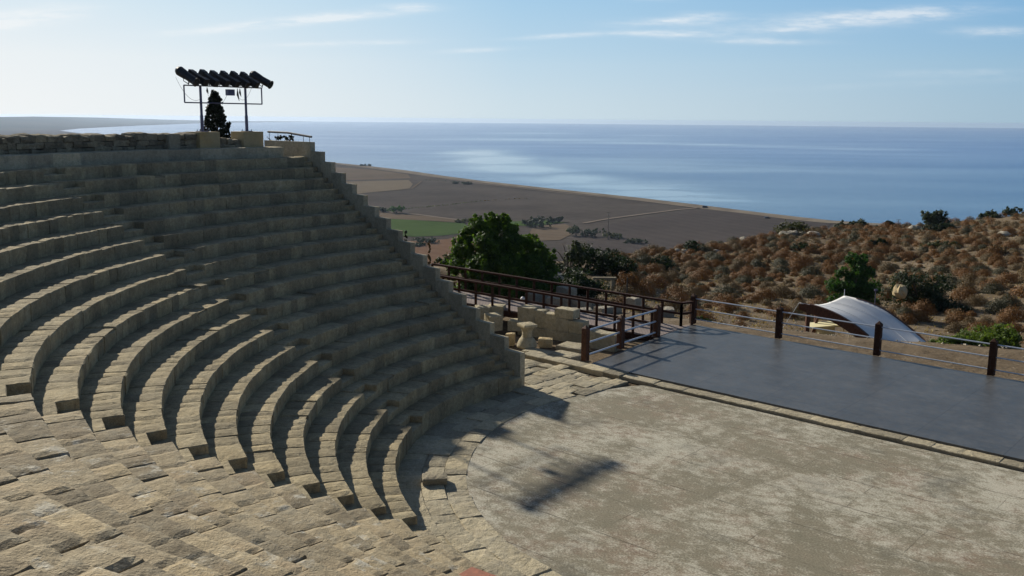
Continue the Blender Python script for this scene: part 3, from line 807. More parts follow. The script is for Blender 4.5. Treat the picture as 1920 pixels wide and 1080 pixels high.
# beach strip, seaward edge meets the water
mb=MB(); cl=far[-2:]+coast+right[:2]; vs=[];fs=[]
for i,p in enumerate(cl):
    tdir=cl[min(i+1,len(cl)-1)]-cl[max(i-1,0)]; nn=np.array([tdir[1],-tdir[0]]); nn/=np.linalg.norm(nn)
    if nn[1]>0: nn=-nn
    w=26+10*nz(i*.7,0,0)
    vs+=[(*(p-nn*9),ZS_-.3),(*(p+nn*3),ZS_+1.35),(*(p+nn*w),ZS_+1.5)]
for i in range(len(cl)-1):
    fs+=[(3*i,3*i+1,3*i+4,3*i+3),(3*i+1,3*i+2,3*i+5,3*i+4)]
mb.add(vs,fs,.5); struct(mb.build('beach',M['sand']))
Zp=-74.0
def fpoly(name,pxs,mat,dz):
    return flat(name,[onz(*p,Zp+dz)[:2] for p in pxs],Zp+dz,mat)
fpoly('field',[(610,341),(668,340),(766,337.5),(774,345),(768,353),(735,357),(690,361),(640,368),(600,372)],'tanfield',.3)
fpoly('field',[(600,312),(700,318),(765,327),(770,334),(640,338),(590,338)],'midfield',.25)
fpoly('field',[(700,409),(735,410.5),(800,414),(870,418.5),(880,426),(860,438),(830,441.5),(780,443.5),(700,440)],'greenfield',.35)
fpoly('field',[(690,397),(760,402),(880,412),(880,418),(800,413.5),(700,408.5)],'midfield',.3)
fpoly('field',[(700,452),(780,452),(840,448),(880,436),(900,470),(860,492),(700,500)],'redfield',.3)
fpoly('field',[(1090,441),(1150,418),(1260,398),(1330,390),(1420,402),(1560,418),(1500,470),(1300,490),(1130,492)],'plough_dark',.25)
fpoly('field',[(1000,424),(1060,420),(1085,432),(1050,450),(985,452)],'midfield',.3)
fpoly('field',[(930,416),(1020,413),(1060,417),(1000,423),(930,423)],'greenfield',.4)
def path(pxs,w,mat='track',dz=.5):
    P=[onz(*p,Zp+dz)[:2] for p in pxs]; vs=[];fs=[];mb=MB()
    for i,p in enumerate(P):
        td=P[min(i+1,len(P)-1)]-P[max(i-1,0)]; nn=np.array([-td[1],td[0]]); nn/=np.linalg.norm(nn)
        vs+=[(*(p+nn*w/2),Zp+dz),(*(p-nn*w/2),Zp+dz)]
    for i in range(len(P)-1): fs.append((2*i,2*i+1,2*i+3,2*i+2))
    mb.add(vs,fs,.5); return struct(mb.build('track',M[mat]))
path([(690,394),(735,398),(780,401.5),(830,408),(880,414.5)],4.5)
path([(640,386),(690,394)],4.5)
path([(1095,418),(1140,410),(1200,402),(1270,393),(1330,388)],4.0)
path([(640,308.5),(760,324),(900,344),(1050,361),(1200,376),(1320,391)],4.5)
path([(1330,391),(1380,398),(1440,405)],4)
path([(680,361),(690,361),(772,353.5),(790,340)],2.5,'midfield')

# far land across the bay
mb=MB(); vs=[];fs=[]
prof_px=list(range(-420,581,20))
def cd(px): return float(np.interp(px,[-420,0,110,150,250,380,480,550,580],[2500,4800,5751,6696,8583,12360,14913,17250,18500]))
def ytop(px): return float(np.interp(px,[-420,0,60,130,200,300,380,420,560,580],[217,219,218.6,219.4,221,224,226.2,226.8,228.2,229]))
for i,px in enumerate(prof_px):
    d=cd(px); rowp=[]
    for q in(0,.12,.35,.62,.85,1.0,1.25):
        dd=d*(1+.65*q) if px<300 else d+ (19000-d)*.55*q
        dt=d*1.55 if px<300 else d+(19000-d)*.5
        x=CAM[0]+(px-960)/1793*dd; y=CAM[1]+dd
        ztop=9.016-(ytop(px)-yhor(px))*dt/1793
        ztop=max(ztop,-74.0+ .8)
        hgt=(ztop+74.6)*min(1,(q/.85)**1.2 if q<.85 else 1-(q-.85)*.5)
        vs.append((x,y,-74.6+hgt+ (2.2*nz(px*.03,q*4,1) if 0<q else 0)))
K=7
for i in range(len(prof_px)-1):
    for j in range(K-1): fs.append((i*K+j,(i+1)*K+j,(i+1)*K+j+1,i*K+j+1))
mb.add(vs,fs,.5); struct(mb.build('hills',M['farland'],smooth=True))

# ------------------------------------------------------------------ vegetation
def leaves(mb_v,mb_f,mb_r,centers,size,rnd,normals=None,aspect=.55):
    n=len(centers)
    if normals is None: normals=rng.normal(size=(n,3))
    nn=normals/np.linalg.norm(normals,axis=1,keepdims=True)
    a=np.cross(nn,rng.normal(size=(n,3))); a/=np.linalg.norm(a,axis=1,keepdims=True)+1e-9
    b=np.cross(nn,a)
    sz=(size*rng.uniform(.6,1.3,size=n))[:,None]
    o=len(mb_v)//1 if False else sum(x.shape[0] for x in mb_v)
    v=np.stack([centers-a*sz,centers+b*sz*aspect,centers+a*sz,centers-b*sz*aspect],1).reshape(-1,3)
    mb_v.append(v); f=np.arange(n*4).reshape(n,4)+o; mb_f.append(f); mb_r.append(rnd)
def leafmesh(name,V,Fc,Rr,mat,parent=None,loc=None):
    v=np.concatenate(V);f=np.concatenate(Fc);r=np.concatenate(Rr)
    me=bpy.data.meshes.new(name); me.vertices.add(len(v)); me.vertices.foreach_set('co',v.astype(np.float32).ravel())
    me.loops.add(f.size); me.loops.foreach_set('vertex_index',f.astype(np.int32).ravel())
    me.polygons.add(len(f)); me.polygons.foreach_set('loop_start',np.arange(0,f.size,4,dtype=np.int32))
    me.update(calc_edges=True)
    at=me.attributes.new('rnd','FLOAT','FACE'); at.data.foreach_set('value',r.astype(np.float32))
    me.materials.append(mat); o=bpy.data.objects.new(name,me); COL.objects.link(o)
    if parent is not None: o.parent=parent
    if loc is not None: o.location=tuple(map(float,loc))
    return o
def clumpcloud(clumps,n,size,shell=.55,up=.3):
    # clumps: (cx,cy,cz,rx,ry,rz)
    V,Fc,Rr=[],[],[]
    vol=np.array([c[3]*c[4]*c[5] for c in clumps])**.75; vol/=vol.sum()
    for c,w in zip(clumps,vol):
        # each clump is itself a bundle of small tufts
        m=max(6,int(n*w/26))
        u=rng.normal(size=(m,3)); u/=np.linalg.norm(u,axis=1,keepdims=True)
        r=(shell+(1-shell)*rng.random(m)**.6)*rng.uniform(.82,1.14,m)
        tc=np.array(c[:3])+u*r[:,None]*np.array(c[3:6])
        tr=rng.random(m)
        k=26
        idx=np.repeat(np.arange(m),k)
        pts=tc[idx]+rng.normal(size=(m*k,3))*np.array(c[3:6]).mean()*.13
        nrm=u[idx]+rng.normal(size=(m*k,3))*.6+np.array([0,0,up])
        leaves(V,Fc,Rr,pts,size,np.clip(tr[idx]*.6+rng.random(m*k)*.5-.05,0,1),nrm)
    return V,Fc,Rr
def crownclumps(rx,ry,h0,h1,n,jag=.35,top=.75):
    cl=[]
    for i in range(n):
        a=uni(0,2*PI); q=random.random()**.7; z=h0+(h1-h0)*random.random()
        f=math.sqrt(max(0.05,1-(abs((z-(h0*.45+h1*.55))/((h1-h0)*.62)))**2))
        r=uni(.16,.34)*min(rx,ry)*1.5
        cl.append((cos(a)*rx*q*f,sin(a)*ry*q*f,z,r*uni(.8,1.2),r*uni(.8,1.2),r*uni(.6,.95)))
    return cl
def trunk(parent,h,r,lean=(0,0),mat='bark',limbs=4,reach=1.,name='trunk'):
    mb=MB(); pts=[(lean[0]*f+.05*nz(f*4,1,h)*h*.3,lean[1]*f,h*f-.15) for f in(0,.3,.6,1)]
    mb.tube(pts,[r*1.35,r,r*.8,r*.45],8)
    for i in range(limbs):
        a=2*PI*i/limbs+uni(-.4,.4); f=uni(.45,.85); b=Vector(pts[1]).lerp(Vector(pts[3]),f*.8)
        e=b+Vector((cos(a)*reach*uni(.5,1),sin(a)*reach*uni(.5,1),h*uni(.25,.55)))
        mb.tube([b,b.lerp(e,.5)+Vector((uni(-.1,.1),uni(-.1,.1),.05)),e],[r*.5,r*.33,r*.12],6)
    mb.build(name,M[mat],parent,True)
def tree(name,lab,cat,P,rx,ry,h0,h1,mat,nl=5000,ncl=24,size=.09,tr=.14,group=None,clumps=None,limbs=4):
    t=thing(name,lab,cat,P,0,group)
    trunk(t,h0+(h1-h0)*.45,tr,limbs=limbs,reach=rx*.7)
    cl=clumps or crownclumps(rx,ry,h0,h1,ncl)
    leafmesh('crown',*clumpcloud(cl,nl,size),M[mat],t)
    return t
def bush(name,lab,cat,P,rx,ry,h,mat,nl=1500,ncl=10,size=.07,group=None):
    t=thing(name,lab,cat,P,0,group)
    cl=[]
    for i in range(ncl):
        a=uni(0,2*PI);q=random.random()**.6; r=uni(.28,.5)
        cl.append((cos(a)*rx*q*.75,sin(a)*ry*q*.75,h*uni(.12,.30+.44*(1-q*q)*uni(.8,1.2)),rx*r,ry*r,max(h*r*.85,h*.26)))
    leafmesh('foliage',*clumpcloud(cl,nl,size),M[mat],t)
    mb=MB()
    for i in range(4):
        a=uni(0,2*PI); mb.tube([(0,0,-.1),(cos(a)*rx*.25,sin(a)*ry*.25,h*.35),(cos(a)*rx*.5,sin(a)*ry*.5,h*.6)],[.04*h,.03*h,.01*h],5)
    mb.build('stem',M['bark'],t)
    return t
# big carob tree behind the ramp
D_=51; P=gat(930,D_)
def hz(py,d,px=930): return 9.016-(py-yhor(px))*d/1793
cl=[]
def cpx(px,py,dd,r,rz=None): 
    p=fwd(px,py,dd); cl.append((p[0]-P[0],p[1]-P[1],p[2]-P[2],r,r*1.05,(rz or r*.85)))
for (px,py,dd,r) in ((905,425,51,.62),(930,418,51.5,.52),(880,442,51,.55),(952,428,51,.5),(870,470,50.5,.62),(915,460,50,.8),(955,455,50.5,.7),(860,500,50.5,.6),(900,505,49.5,.85),(950,500,49.5,.9),
   (985,455,51,.55),(1005,470,51.5,.6),(990,500,50.5,.8),(1020,490,52,.55),(1012,520,51,.7),(880,530,50,.55),(930,530,50,.8),(975,530,50,.8),(845,520,51,.35),(838,492,51,.3),(892,410,51,.3),(918,405,51,.3),(948,410,51,.3),
   (860,455,51,.35),(1030,505,52,.5),(1035,475,52.5,.35),(1000,448,52,.3),(870,545,49.5,.6),(915,548,49,.75),(960,548,49,.75),(1000,545,49.5,.7),(1030,535,51,.6),(925,480,52.5,1.0),(980,490,53,1.0),(905,440,52.5,.8)):
    cpx(px,py,dd,r)
tree('carob_tree','large dense green tree behind the ramp, its top sunlit','tree',P,2,2,1,3.5,'carob',nl=70000,size=.085,tr=.2,clumps=cl,limbs=6)
# vegetation right of the carob
tree('dark_tree','dark bushy tree in shade right of the big green tree','tree',gat(1128,66),2.2,1.8,.1,1.45,'dkgreen',9000,22,.09,.12)
P=gat(1070,64); t=thing('leaning_tree','leaning tree with bare grey branches right of the big tree','tree',P)
mb=MB()
for i,(dx,dz,r) in enumerate(((-.9,1.5,.06),(-.45,1.9,.05),(-1.2,1.0,.04),(.3,1.8,.05),(.7,1.6,.04))):
    mb.tube([(0,0,-.2),(dx*.35,uni(-.2,.2),dz*.45),(dx*.8,uni(-.3,.3),dz*.85),(dx*1.1,uni(-.3,.3),dz)],[r*1.5,r,r*.6,r*.2],6)
mb.build('trunk',M['drywood'],t,True)
leafmesh('crown',*clumpcloud([(.35,0,1.5,.5,.45,.5),(.7,.2,1.1,.5,.5,.5),(.1,0,1.0,.4,.4,.45),(.4,.1,1.9,.28,.25,.28)],2600,.075),M['olive'],t)
bush('dark_bush','low dark bush in the shade below the big tree, by the bluish rock','bush',gat(1045,58),1.5,1.2,1.3,'dkgreen',3500,12,.08)
bush('dark_bush','wide dark shaded bush between the ramp and the brown slope','bush',gat(1090,52.5),1.9,1.2,1.5,'dkgreen',5500,16,.075)
bush('dark_bush','dark bush on the lip of the valley left of the brown slope','bush',gat(1165,72),1.5,1.2,1.25,'dkgreen',3000,10,.09)
bush('russet_bush','tall russet bush at the left foot of the brown slope','bush',gat(1178,60),1.1,1.0,1.3,'rust',2600,9,.06)
bush('olive_bush','olive bush half hidden behind the stepped wall and ramp end','bush',gat(836,56),1.1,.9,.95,'olive',2500,9,.07)
bush('dry_bush','straw-coloured dry bush just right of the stepped wall','bush',gat(826,50),.8,.8,.8,'drygrass',2500,8,.07)
for px,d,h,lab in((756,46,1.15,'tiny dark cypress showing over the upper part of the stepped wall'),(800,46,1.5,'thin rusty-brown cypress sapling showing over the stepped wall')):
    P=gat(px,d); top=hz(435 if px<780 else 455,d,px); t=thing('cypress_sapling',lab,'tree',P)
    H=top-P[2]
    cl=[(0,0,H*f,.17*(1.05-f)+.03,.17*(1.05-f)+.03,.2) for f in np.linspace(.3,.97,9)]
    leafmesh('crown',*clumpcloud(cl,900,.05),M['cypress' if px<780 else 'brown'],t); mb=MB(); mb.tube([(0,0,-.2),(0,0,H*.7)],[.05,.02],6); mb.build('trunk',M['bark'],t)
# cypress behind the floodlights
P=fwd(408,262,42.5); P[2]=6.6; t=thing('cypress_tree','dark pointed cypress standing behind the floodlight rig','tree',P)
zt_=fwd(405,172,42.5)[2]-P[2]; cl=[]
for i in range(150):
    f=.02+.98*(i/149)**.9; a=uni(0,2*PI); w=.66*(1-f)**.75+.10; q=random.random()**.5; a=i*2.4+uni(-.5,.5)
    cl.append((cos(a)*w*q+.02-(.08*f),sin(a)*w*q,zt_*(.25+.75*f)*.97,.10,.10,.20))
leafmesh('crown',*clumpcloud(cl,30000,.055),M['cypress'],t); mb=MB(); mb.tube([(0,0,-.3),(0,0,zt_*.8)],[.1,.03],8); mb.build('trunk',M['bark'],t)
P=fwd(527,264,46); P[2]-=.5; t=thing('dry_shrub','dark wind-bent shrub behind the low handrail','shrub',P)
mb=MB()
for i in range(9):
    x=uni(-.75,.75); mb.tube([(uni(-.2,.2),0,0),(x*.6,uni(-.1,.1),.45),(x,uni(-.1,.1),uni(.55,.8))],[.025,.018,.006],5)
mb.build('stem',M['bark'],t)
leafmesh('foliage',*clumpcloud([(.15,0,.66,.3,.2,.12),(.45,0,.62,.25,.2,.12),(-.1,0,.6,.2,.2,.1)],700,.045),M['cypress'],t)

# hill vegetation
def at_crest(px,d): return gat(px,d)
P=gat(1622,62); 
tree('green_tree','bright green tree behind the white canopy','tree',P,1.45,1.3,.7,hz(472,62,1622)-P[2],'green',20000,26,.075,.12,clumps=[(x*1.65,y*.9,(hz(472,62,1622)-P[2])*z,.52*q,.52*q,.42*q) for x,y,z,q in ((-.2,0,.88,.9),(.25,.2,.84,.95),(0,-.3,.72,1.1),(.45,0,.66,1.1),(-.45,.2,.62,1.0),(-.8,0,.45,1.1),(-.3,-.4,.45,1.3),(.35,-.3,.42,1.3),(.8,.1,.42,1.05),(0,.4,.4,1.3),(-.75,-.2,.24,1.0),(0,-.3,.22,1.2),(.7,-.1,.22,1.0),(-.35,.3,.2,1.1),(.4,.3,.25,1.1),(.05,.1,.55,1.3))])
P=gat(1748,66); bush('dark_bush','wide dark green bush right of the green tree on the slope','bush',P,2.5,1.6,hz(495,66,1748)-P[2]+.1,'dkgreen',7500,18,.085)
P=gat(1800,64); bush('dark_bush','low dark spreading bush at the right end of the shaded bushes','bush',P,1.7,1.3,.9,'dkgreen',3000,10,.08)
P=gat(1768,138); tree('olive_tree','rounded olive tree standing on the skyline of the hill','tree',P,1.9,1.8,.6,hz(398,138,1768)-P[2],'olive',7000,20,.13,.2)
P=gat(1775,134); bush('dark_bush','dark low bush at the foot of the skyline olive tree','bush',P,2.8,1.6,1.5,'dkgreen',2500,9,.13)
for px,d,rx,h,mat,lab in((1507,126,3.6,1.5,'mid_scrub','broad green bush on the crest above pale rocks'),(1303,99,1.35,1.25,'dkgreen','round dark bush among pale rocks at the left end of the crest'),
     (1592,142,1.5,1.6,'dkgreen','dark small pine on the crest line, left of the upright one'),(1626,143,2.0,1.5,'dkgreen','dark wide bush on the crest against the sea'),
     (1676,144,1.0,.9,'olive','tiny bush on the crest against the sea'),(1875,149,1.9,1.2,'olive','dark olive bush on the crest near the right edge'),(1915,150,1.8,1.6,'olive','olive bush on the crest at the right edge'),
     (1518,104,1.6,1.0,'dkgreen','dark rounded bush in the middle of the upper slope'),(1660,112,1.5,1.1,'dkgreen','dark rounded bush high on the slope above the green tree'),
     (1780,110,2.4,1.1,'mid_scrub','olive green mound of bush below the skyline tree'),(1250,80,1.6,1.2,'dkgreen','dark green bush at the far left of the brown slope'),(1328,49,.75,.55,'olive','low grey-green bush behind the far railing corner'),
     (1490,47,.55,.4,'olive','small grey-green tuft behind the second rail post'),(1690,43.5,.8,.35,'mid_scrub','low olive tuft in front of the canopy foot'),(1885,101,2.0,1.0,'brown','brown bush mound high at the right edge')):
    bush('hill_bush',lab,'bush',gat(px,d),rx,rx*.8,h,mat,int(1200+rx*500),10,.05+d*.0006)
P=gat(1601,142); 
P=gat(1578,143); t=thing('crest_pine','upright small dark tree on the crest against the sea','tree',P)
leafmesh('crown',*clumpcloud([(0,0,.9,.5,.5,.5),(0,0,1.5,.6,.6,.5),(.1,0,2.0,.4,.4,.35)],900,.12),M['dkgreen'],t); mb=MB(); mb.tube([(0,0,-.2),(0,0,1.4)],[.12,.06],6); mb.build('trunk',M['bark'],t)
# bright bush at right edge behind railing
bush('broom_bush','bright yellow-green feathery bush behind the railing at the right edge','bush',gat(1900,40.6),1.6,1.3,1.15,'lime',13000,16,.06)
bush('broom_bush','lower yellow-green bush reaching left from the right-edge bush','bush',gat(1825,40.0),1.0,.8,.40,'lime',6000,10,.055)
# pale rocks on the crest
def rockmesh(name,lab,P,r,mat='rock',flat_=.6,group=None):
    mb=MB(); prof=[]
    n=14;vs=[];fs=[]; sd=random.random()*50
    for i in range(7):
        th=PI*i/6
        for j in range(n):
            ph=2*PI*j/n; d=Vector((sin(th)*cos(ph),sin(th)*sin(ph),cos(th)))
            k=1+.38*mnoise.noise(d*1.6+Vector((sd,0,0)))+.15*mnoise.noise(d*4+Vector((0,sd,0)))
            vs.append((d.x*r*k*1.15,d.y*r*k,d.z*r*k*flat_))
    for i in range(6):
        for j in range(n): fs.append((i*n+j,(i+1)*n+j,(i+1)*n+(j+1)%n,i*n+(j+1)%n))
    mb.add(vs,fs,uni(.4,.8)); o=mb.build(name,M[mat],loc=(float(P[0]),float(P[1]),float(P[2])+r*flat_*.35)); o.rotation_euler=(0,0,uni(0,6)); tag(o,lab,'rock',group); return o
for px,d,r in((1275,97,.5),(1290,98,.38),(1325,99,.45),(1352,100,.4),(1285,95,.4),(1404,114,.6),(1418,114,.45),(1432,116,.35),(1478,121,.6),(1496,121,.75),(1515,122,.55),(1535,122,.8),(1487,120,.45),(1730,138,.8),(1795,136,.8),(1900,120,.8)):
    rockmesh('pale_rock','pale rock outcrop on the crest of the brown hill',gat(px,d),r,group='pale rocks along the crest')
rockmesh('boulder','rounded yellow boulder beside a thin pole right of the green tree',fwd(1688,545,59)+np.array([0,0,-.2]),.48,'boulder',.85)
rockmesh('blue_rock','pale bluish rock in the shade below the dark bushes',gat(1037,56)+np.array([0,0,.25]),.6,'rock',.6)
P=gat(1664,55); mb=MB(); zt_=hz(548,55,1664)-P[2]; mb.tube([(0,0,-.1),(0,0,zt_)],.022,6); mb.obox((0,0,zt_-.03),(1,0,0),(0,1,0),(0,0,1),.09,.03,.06)
tag(mb.build('thin_pole',M['pole'],loc=tuple(P)),'thin grey metal pole rising behind the white canopy','pole')
P=gat(1182,53); mb=MB(); mb.tube([(0,0,-.1),(0.02,0,1.6)],[.06,.045],7); tag(mb.build('wooden_post',M['bark'],loc=tuple(P)),'dark wooden post on the path beyond the ramp','post')
P=gat(1140,56); t=thing('stone_gate','low stone gateway of two uprights and a lintel beyond the ramp','gate',P)
for x in(-.45,.45):
    mb=MB(); mb.box((x-.10,-.10,-.1),(x+.10,.10,.75)); mb.build('upright',M['rubble'],t)
mb=MB(); mb.box((-.75,-.13,.753),(.65,.13,.88)); mb.build('lintel',M['rubble'],t)

# ------------------------------------------------------------------ canopy
Dc=50.
def cp(px,py,d): return Vector(fwd(px,py,d))
# front (near) timber edge curve and far edge curve of the membrane
front=[cp(1499,567,49.5),cp(1530,574,49.2),cp(1562,586,48.8),cp(1590,602,48.4),cp(1612,618,48.0),cp(1640,642,47.5)]
back=[cp(1583,554,52.5),cp(1620,563,52.2),cp(1655,578,51.8),cp(1690,602,51.0),cp(1722,628,50.0),cp(1742,647,49.0)]
base=Vector(front[0]); base.z=ground_z(base.x,base.y)
t=thing('shelter_canopy','white curved canopy roof on reddish timber beams behind the stage','canopy',base)
mb=MB(); vs=[];fs=[]; nu,nv=20,10
def crv(Pp,s_):
    x=s_*(len(Pp)-1); i=min(int(x),len(Pp)-2); f=x-i
    p0=Pp[max(i-1,0)];p1=Pp[i];p2=Pp[i+1];p3=Pp[min(i+2,len(Pp)-1)]
    return .5*((2*p1)+(p2-p0)*f+(2*p0-5*p1+4*p2-p3)*f*f+(3*p1-p0-3*p2+p3)*f**3)
for i in range(nu+1):
    a=crv(front,i/nu); b=crv(back,i/nu)
    for j in range(nv+1):
        q=j/nv; p=a.lerp(b,q)-Vector((0,0,.30*sin(PI*q)*(1-.75*i/nu)))-base; vs.append(p)
for i in range(nu):
    for j in range(nv): fs.append((i*(nv+1)+j,(i+1)*(nv+1)+j,(i+1)*(nv+1)+j+1,i*(nv+1)+j+1))
mb.add(vs,fs,.5); o=mb.build('membrane',M['canvas'],t,True)
sm=o.modifiers.new('Solid','SOLIDIFY'); sm.thickness=.05
def beam(Pp,name,w=.10,h=.20,drop=.22,n=16):
    mb=MB()
    for i in range(n):
        a=crv(Pp,i/n)-base-Vector((0,0,drop)); b=crv(Pp,(i+1)/n)-base-Vector((0,0,drop)); d=(b-a); l=d.length; d.normalize(); s=d.cross(Vector((0,0,1))).normalized()
        mb.obox((a+b)/2,d,s,s.cross(d),l/2+.01,w,h*(.5+.75*min(1,2.2*sin(PI*min(.98,(i+.6)/n)))) )
    mb.build(name,M['rustwood'],t)
for q in(.33,.66):
    mb=MB(); mb.tube([crv(front,i/16).lerp(crv(back,i/16),q)-Vector((0,0,.30*sin(PI*q)*(1-.75*i/16)-.035))-base for i in range(17)],.010,6); mb.build('seam',M['canvas'],t)
mb=MB(); e_=back[0]-base; mb.tube([e_,e_+Vector((0,0,.35))],.02,5); mb.build('mast_tip',M['steel'],t)
for p_,off in ((front[0],(-1.0,.6)),(back[0],(.4,2.2))):
    gx,gy=p_.x+off[0],p_.y+off[1]; mb=MB(); mb.tube([p_-base,Vector((gx,gy,ground_z(gx,gy)))-base],.012,5); mb.build('stay_cable',M['steel'],t)
beam(front,'timber_beam'); beam(back,'timber_beam',.08,.12,.15)
for px,dd,f in((1516,49.3,.17),(1532,51.2,.2)):
    a=cp(px,575,dd); g=ground_z(a.x,a.y); mb=MB(); mb.box((a.x-.10-base.x,a.y-.10-base.y,g-base.z-.1),(a.x+.10-base.x,a.y+.10-base.y,a.z-base.z-.1)); mb.build('post',M['rustwood'],t)
mb=MB(); a=cp(1538,583,50.6); g=ground_z(a.x,a.y); mb.tube([a-base,Vector((a.x-.5,a.y,g-.05))-base],.08,6); mb.build('brace',M['rustwood'],t)
a=cp(1545,609,50.3); mb=MB(); mb.obox((0,0,0),(1,.1,.06),(-.1,1,0),(0,0,1),.85,.55,.05); mb.obox((.1,0,-.35),(1,.1,0),(-.1,1,0),(0,0,1),.4,.3,.3)
o=mb.build('display_table',M['slabyellow'],loc=tuple(a)); tag(o,'pale cream sunlit table top under the left end of the canopy','table')
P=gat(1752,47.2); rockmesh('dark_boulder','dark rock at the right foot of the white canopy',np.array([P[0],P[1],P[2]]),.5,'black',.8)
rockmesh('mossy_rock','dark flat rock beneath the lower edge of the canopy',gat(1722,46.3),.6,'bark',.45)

# ------------------------------------------------------------------ plain objects
def far_tree(px,py,w,h,lab,mat='dkgreen',cat='tree',n=700,name='field_tree',group=None):
    P=onz(px,py,Zp); d=P[1]-CAM[1]; W_=w*d/1793/2; H=h*d/1793
    t=thing(name,lab,cat,P,0,group)
    cl=[(uni(-.6,.6)*W_,uni(-.6,.6)*W_,H*uni(.3,.75),W_*uni(.35,.6),W_*uni(.35,.6),H*uni(.22,.34)) for i in range(9)]
    leafmesh('crown',*clumpcloud(cl,n,.0011*d*.8),M[mat],t); mb=MB(); mb.tube([(0,0,-.5),(0,0,H*.4)],[W_*.08,W_*.05],6); mb.build('trunk',M['bark'],t)
    return t
far_tree(743,400,34,15,'bright green round tree beside the pale track on the plain','green',n=1500)
far_tree(717,397,20,8,'low dark bush left of the round tree on the plain','dkgreen','bush',500,'field_bush')
far_tree(1012,427,46,22,'largest dark tree clump in the middle of the ploughed field','dkgreen',n=1600)
far_tree(990,424,24,14,'dark tree clump left end of the row in the ploughed field','dkgreen',n=700)
far_tree(1035,418,24,13,'dark round tree right of the largest field clump','dkgreen',n=700)
far_tree(1048,416,18,11,'small dark tree at the right end of the field row','dkgreen',n=500)
far_tree(1080,442,40,18,'reddish-topped hedge left end in the valley fields','olive',n=900)
far_tree(1110,444,46,16,'green hedge middle in the valley fields','dkgreen',n=900)
far_tree(1150,447,46,12,'low green hedge right in the valley fields','mid_scrub',n=800)
far_tree(1190,456,50,9,'low dark scrub strip right of the valley hedge','dkgreen','bush',600,'field_bush')
far_tree(800,455,50,9,'low dark hedge below the green field','dkgreen','bush',700,'field_bush')
far_tree(780,461,40,6,'thin dark hedge left below the green field','dkgreen','bush',500,'field_bush')
far_tree(870,417,40,5,'thin green hedge beside the green field','mid_scrub','bush',400,'field_bush')
far_tree(853,344.5,14,3.5,'small dark bush on the beach edge','dkgreen','bush',200,'field_bush')
far_tree(875,345.5,22,4,'low dark scrub on the beach edge, right of the small one','dkgreen','bush',250,'field_bush')
for px,w in ((678,5),(684,4),(693,6)): far_tree(px,311.5,w,3,'tiny dark bush on the far shoreline','dkgreen','bush',80,'shore_bush','bushes on the far shoreline')
def hedge(pxs,h,w,mat,lab):
    V,Fc,Rr=[],[],[]; P=[onz(*p,Zp) for p in pxs]; pts=[]
    for a,b in zip(P,P[1:]):
        n=max(8,int(np.linalg.norm(b-a)/1.2)); u=rng.random(n)[:,None]; q=a+(b-a)*u+rng.normal(size=(n,3))*np.array([w,w,h*.35]); q[:,2]=Zp+np.abs(q[:,2]-Zp)+.1
        pts.append(q)
    pts=np.concatenate(pts); leaves(V,Fc,Rr,pts,1.0,rng.random(len(pts)))
    o=leafmesh('hedge_row',V,Fc,Rr,M[mat]); tag(o,lab,'hedge'); return o
hedge([(757,392.5),(790,389),(850,383.5),(905,377)],1.0,1.2,'mid_scrub','thin dark green hedge line running across the ploughed field')
hedge([(905,377),(955,373.5),(990,372)],.4,.8,'brown','faint brown dry hedge line continuing across the ploughed field')
hedge([(793,337.5),(830,339.5),(868,342)],.8,2.0,'dkgreen','dark scrub line beside the beach')
def pylon(px,pyb,pyt,lab):
    P=onz(px,pyb,Zp); d=P[1]-CAM[1]; H=(pyb-pyt)*d/1793; mb=MB(); mb.tube([(0,0,-.5),(0,0,H)],[.30,.16],6)
    for f,w in((.97,1.6),(.86,1.2)): mb.obox((0,0,H*f),(1,0,0),(0,1,0),(0,0,1),w,.12,.12)
    for x in(-1.4,1.4): mb.tube([(x,0,H*.97),(x,0,H*.97+.6)],.1,5)
    tag(mb.build('utility_pole',M['drywood'],loc=tuple(P)),lab,'utility pole')
pylon(1140,450,396,'pale utility pole with crossarms in the valley fields')
pylon(1683,433,411,'thin distant utility pole beyond the crest against the sea')
def car(px,py,lab,name,van):
    P=onz(px,py,Zp); t=thing(name,lab,'van' if van else 'car',P,uni(-.3,.3))
    prof=[(-2.3,.4),(2.3,.4),(2.3,1.0),(1.9,1.2),(1.4,2.2),(-2.2,2.25),(-2.3,1.9)] if van else [(-2.2,.35),(2.2,.35),(2.2,.8),(1.2,.95),(.6,1.5),(-1.2,1.5),(-2.1,1.0)]
    mb=MB(); n=len(prof); vs=[(x*1.15,-.9,z*1.15) for x,z in prof]+[(x*1.15,.9,z*1.15) for x,z in prof]
    mb.add(vs,[tuple(range(n)),tuple(range(2*n-1,n-1,-1))]+[(i,i+n,(i+1)%n+n,(i+1)%n) for i in range(n)]); mb.build('body',M['carpaint'],t)
    for x in(-1.5,1.5):
        for y in(-.85,.85): mb=MB(); mb.tube([(x,y-.12,.42),(x,y+.12,.42)],.42,10); mb.build('wheel',M['black'],t)
car(1322,390.5,'dark van parked by the beach at the end of the track','parked_van',True)
car(1438,410,'dark car parked on the plain near the beach','parked_car',False)

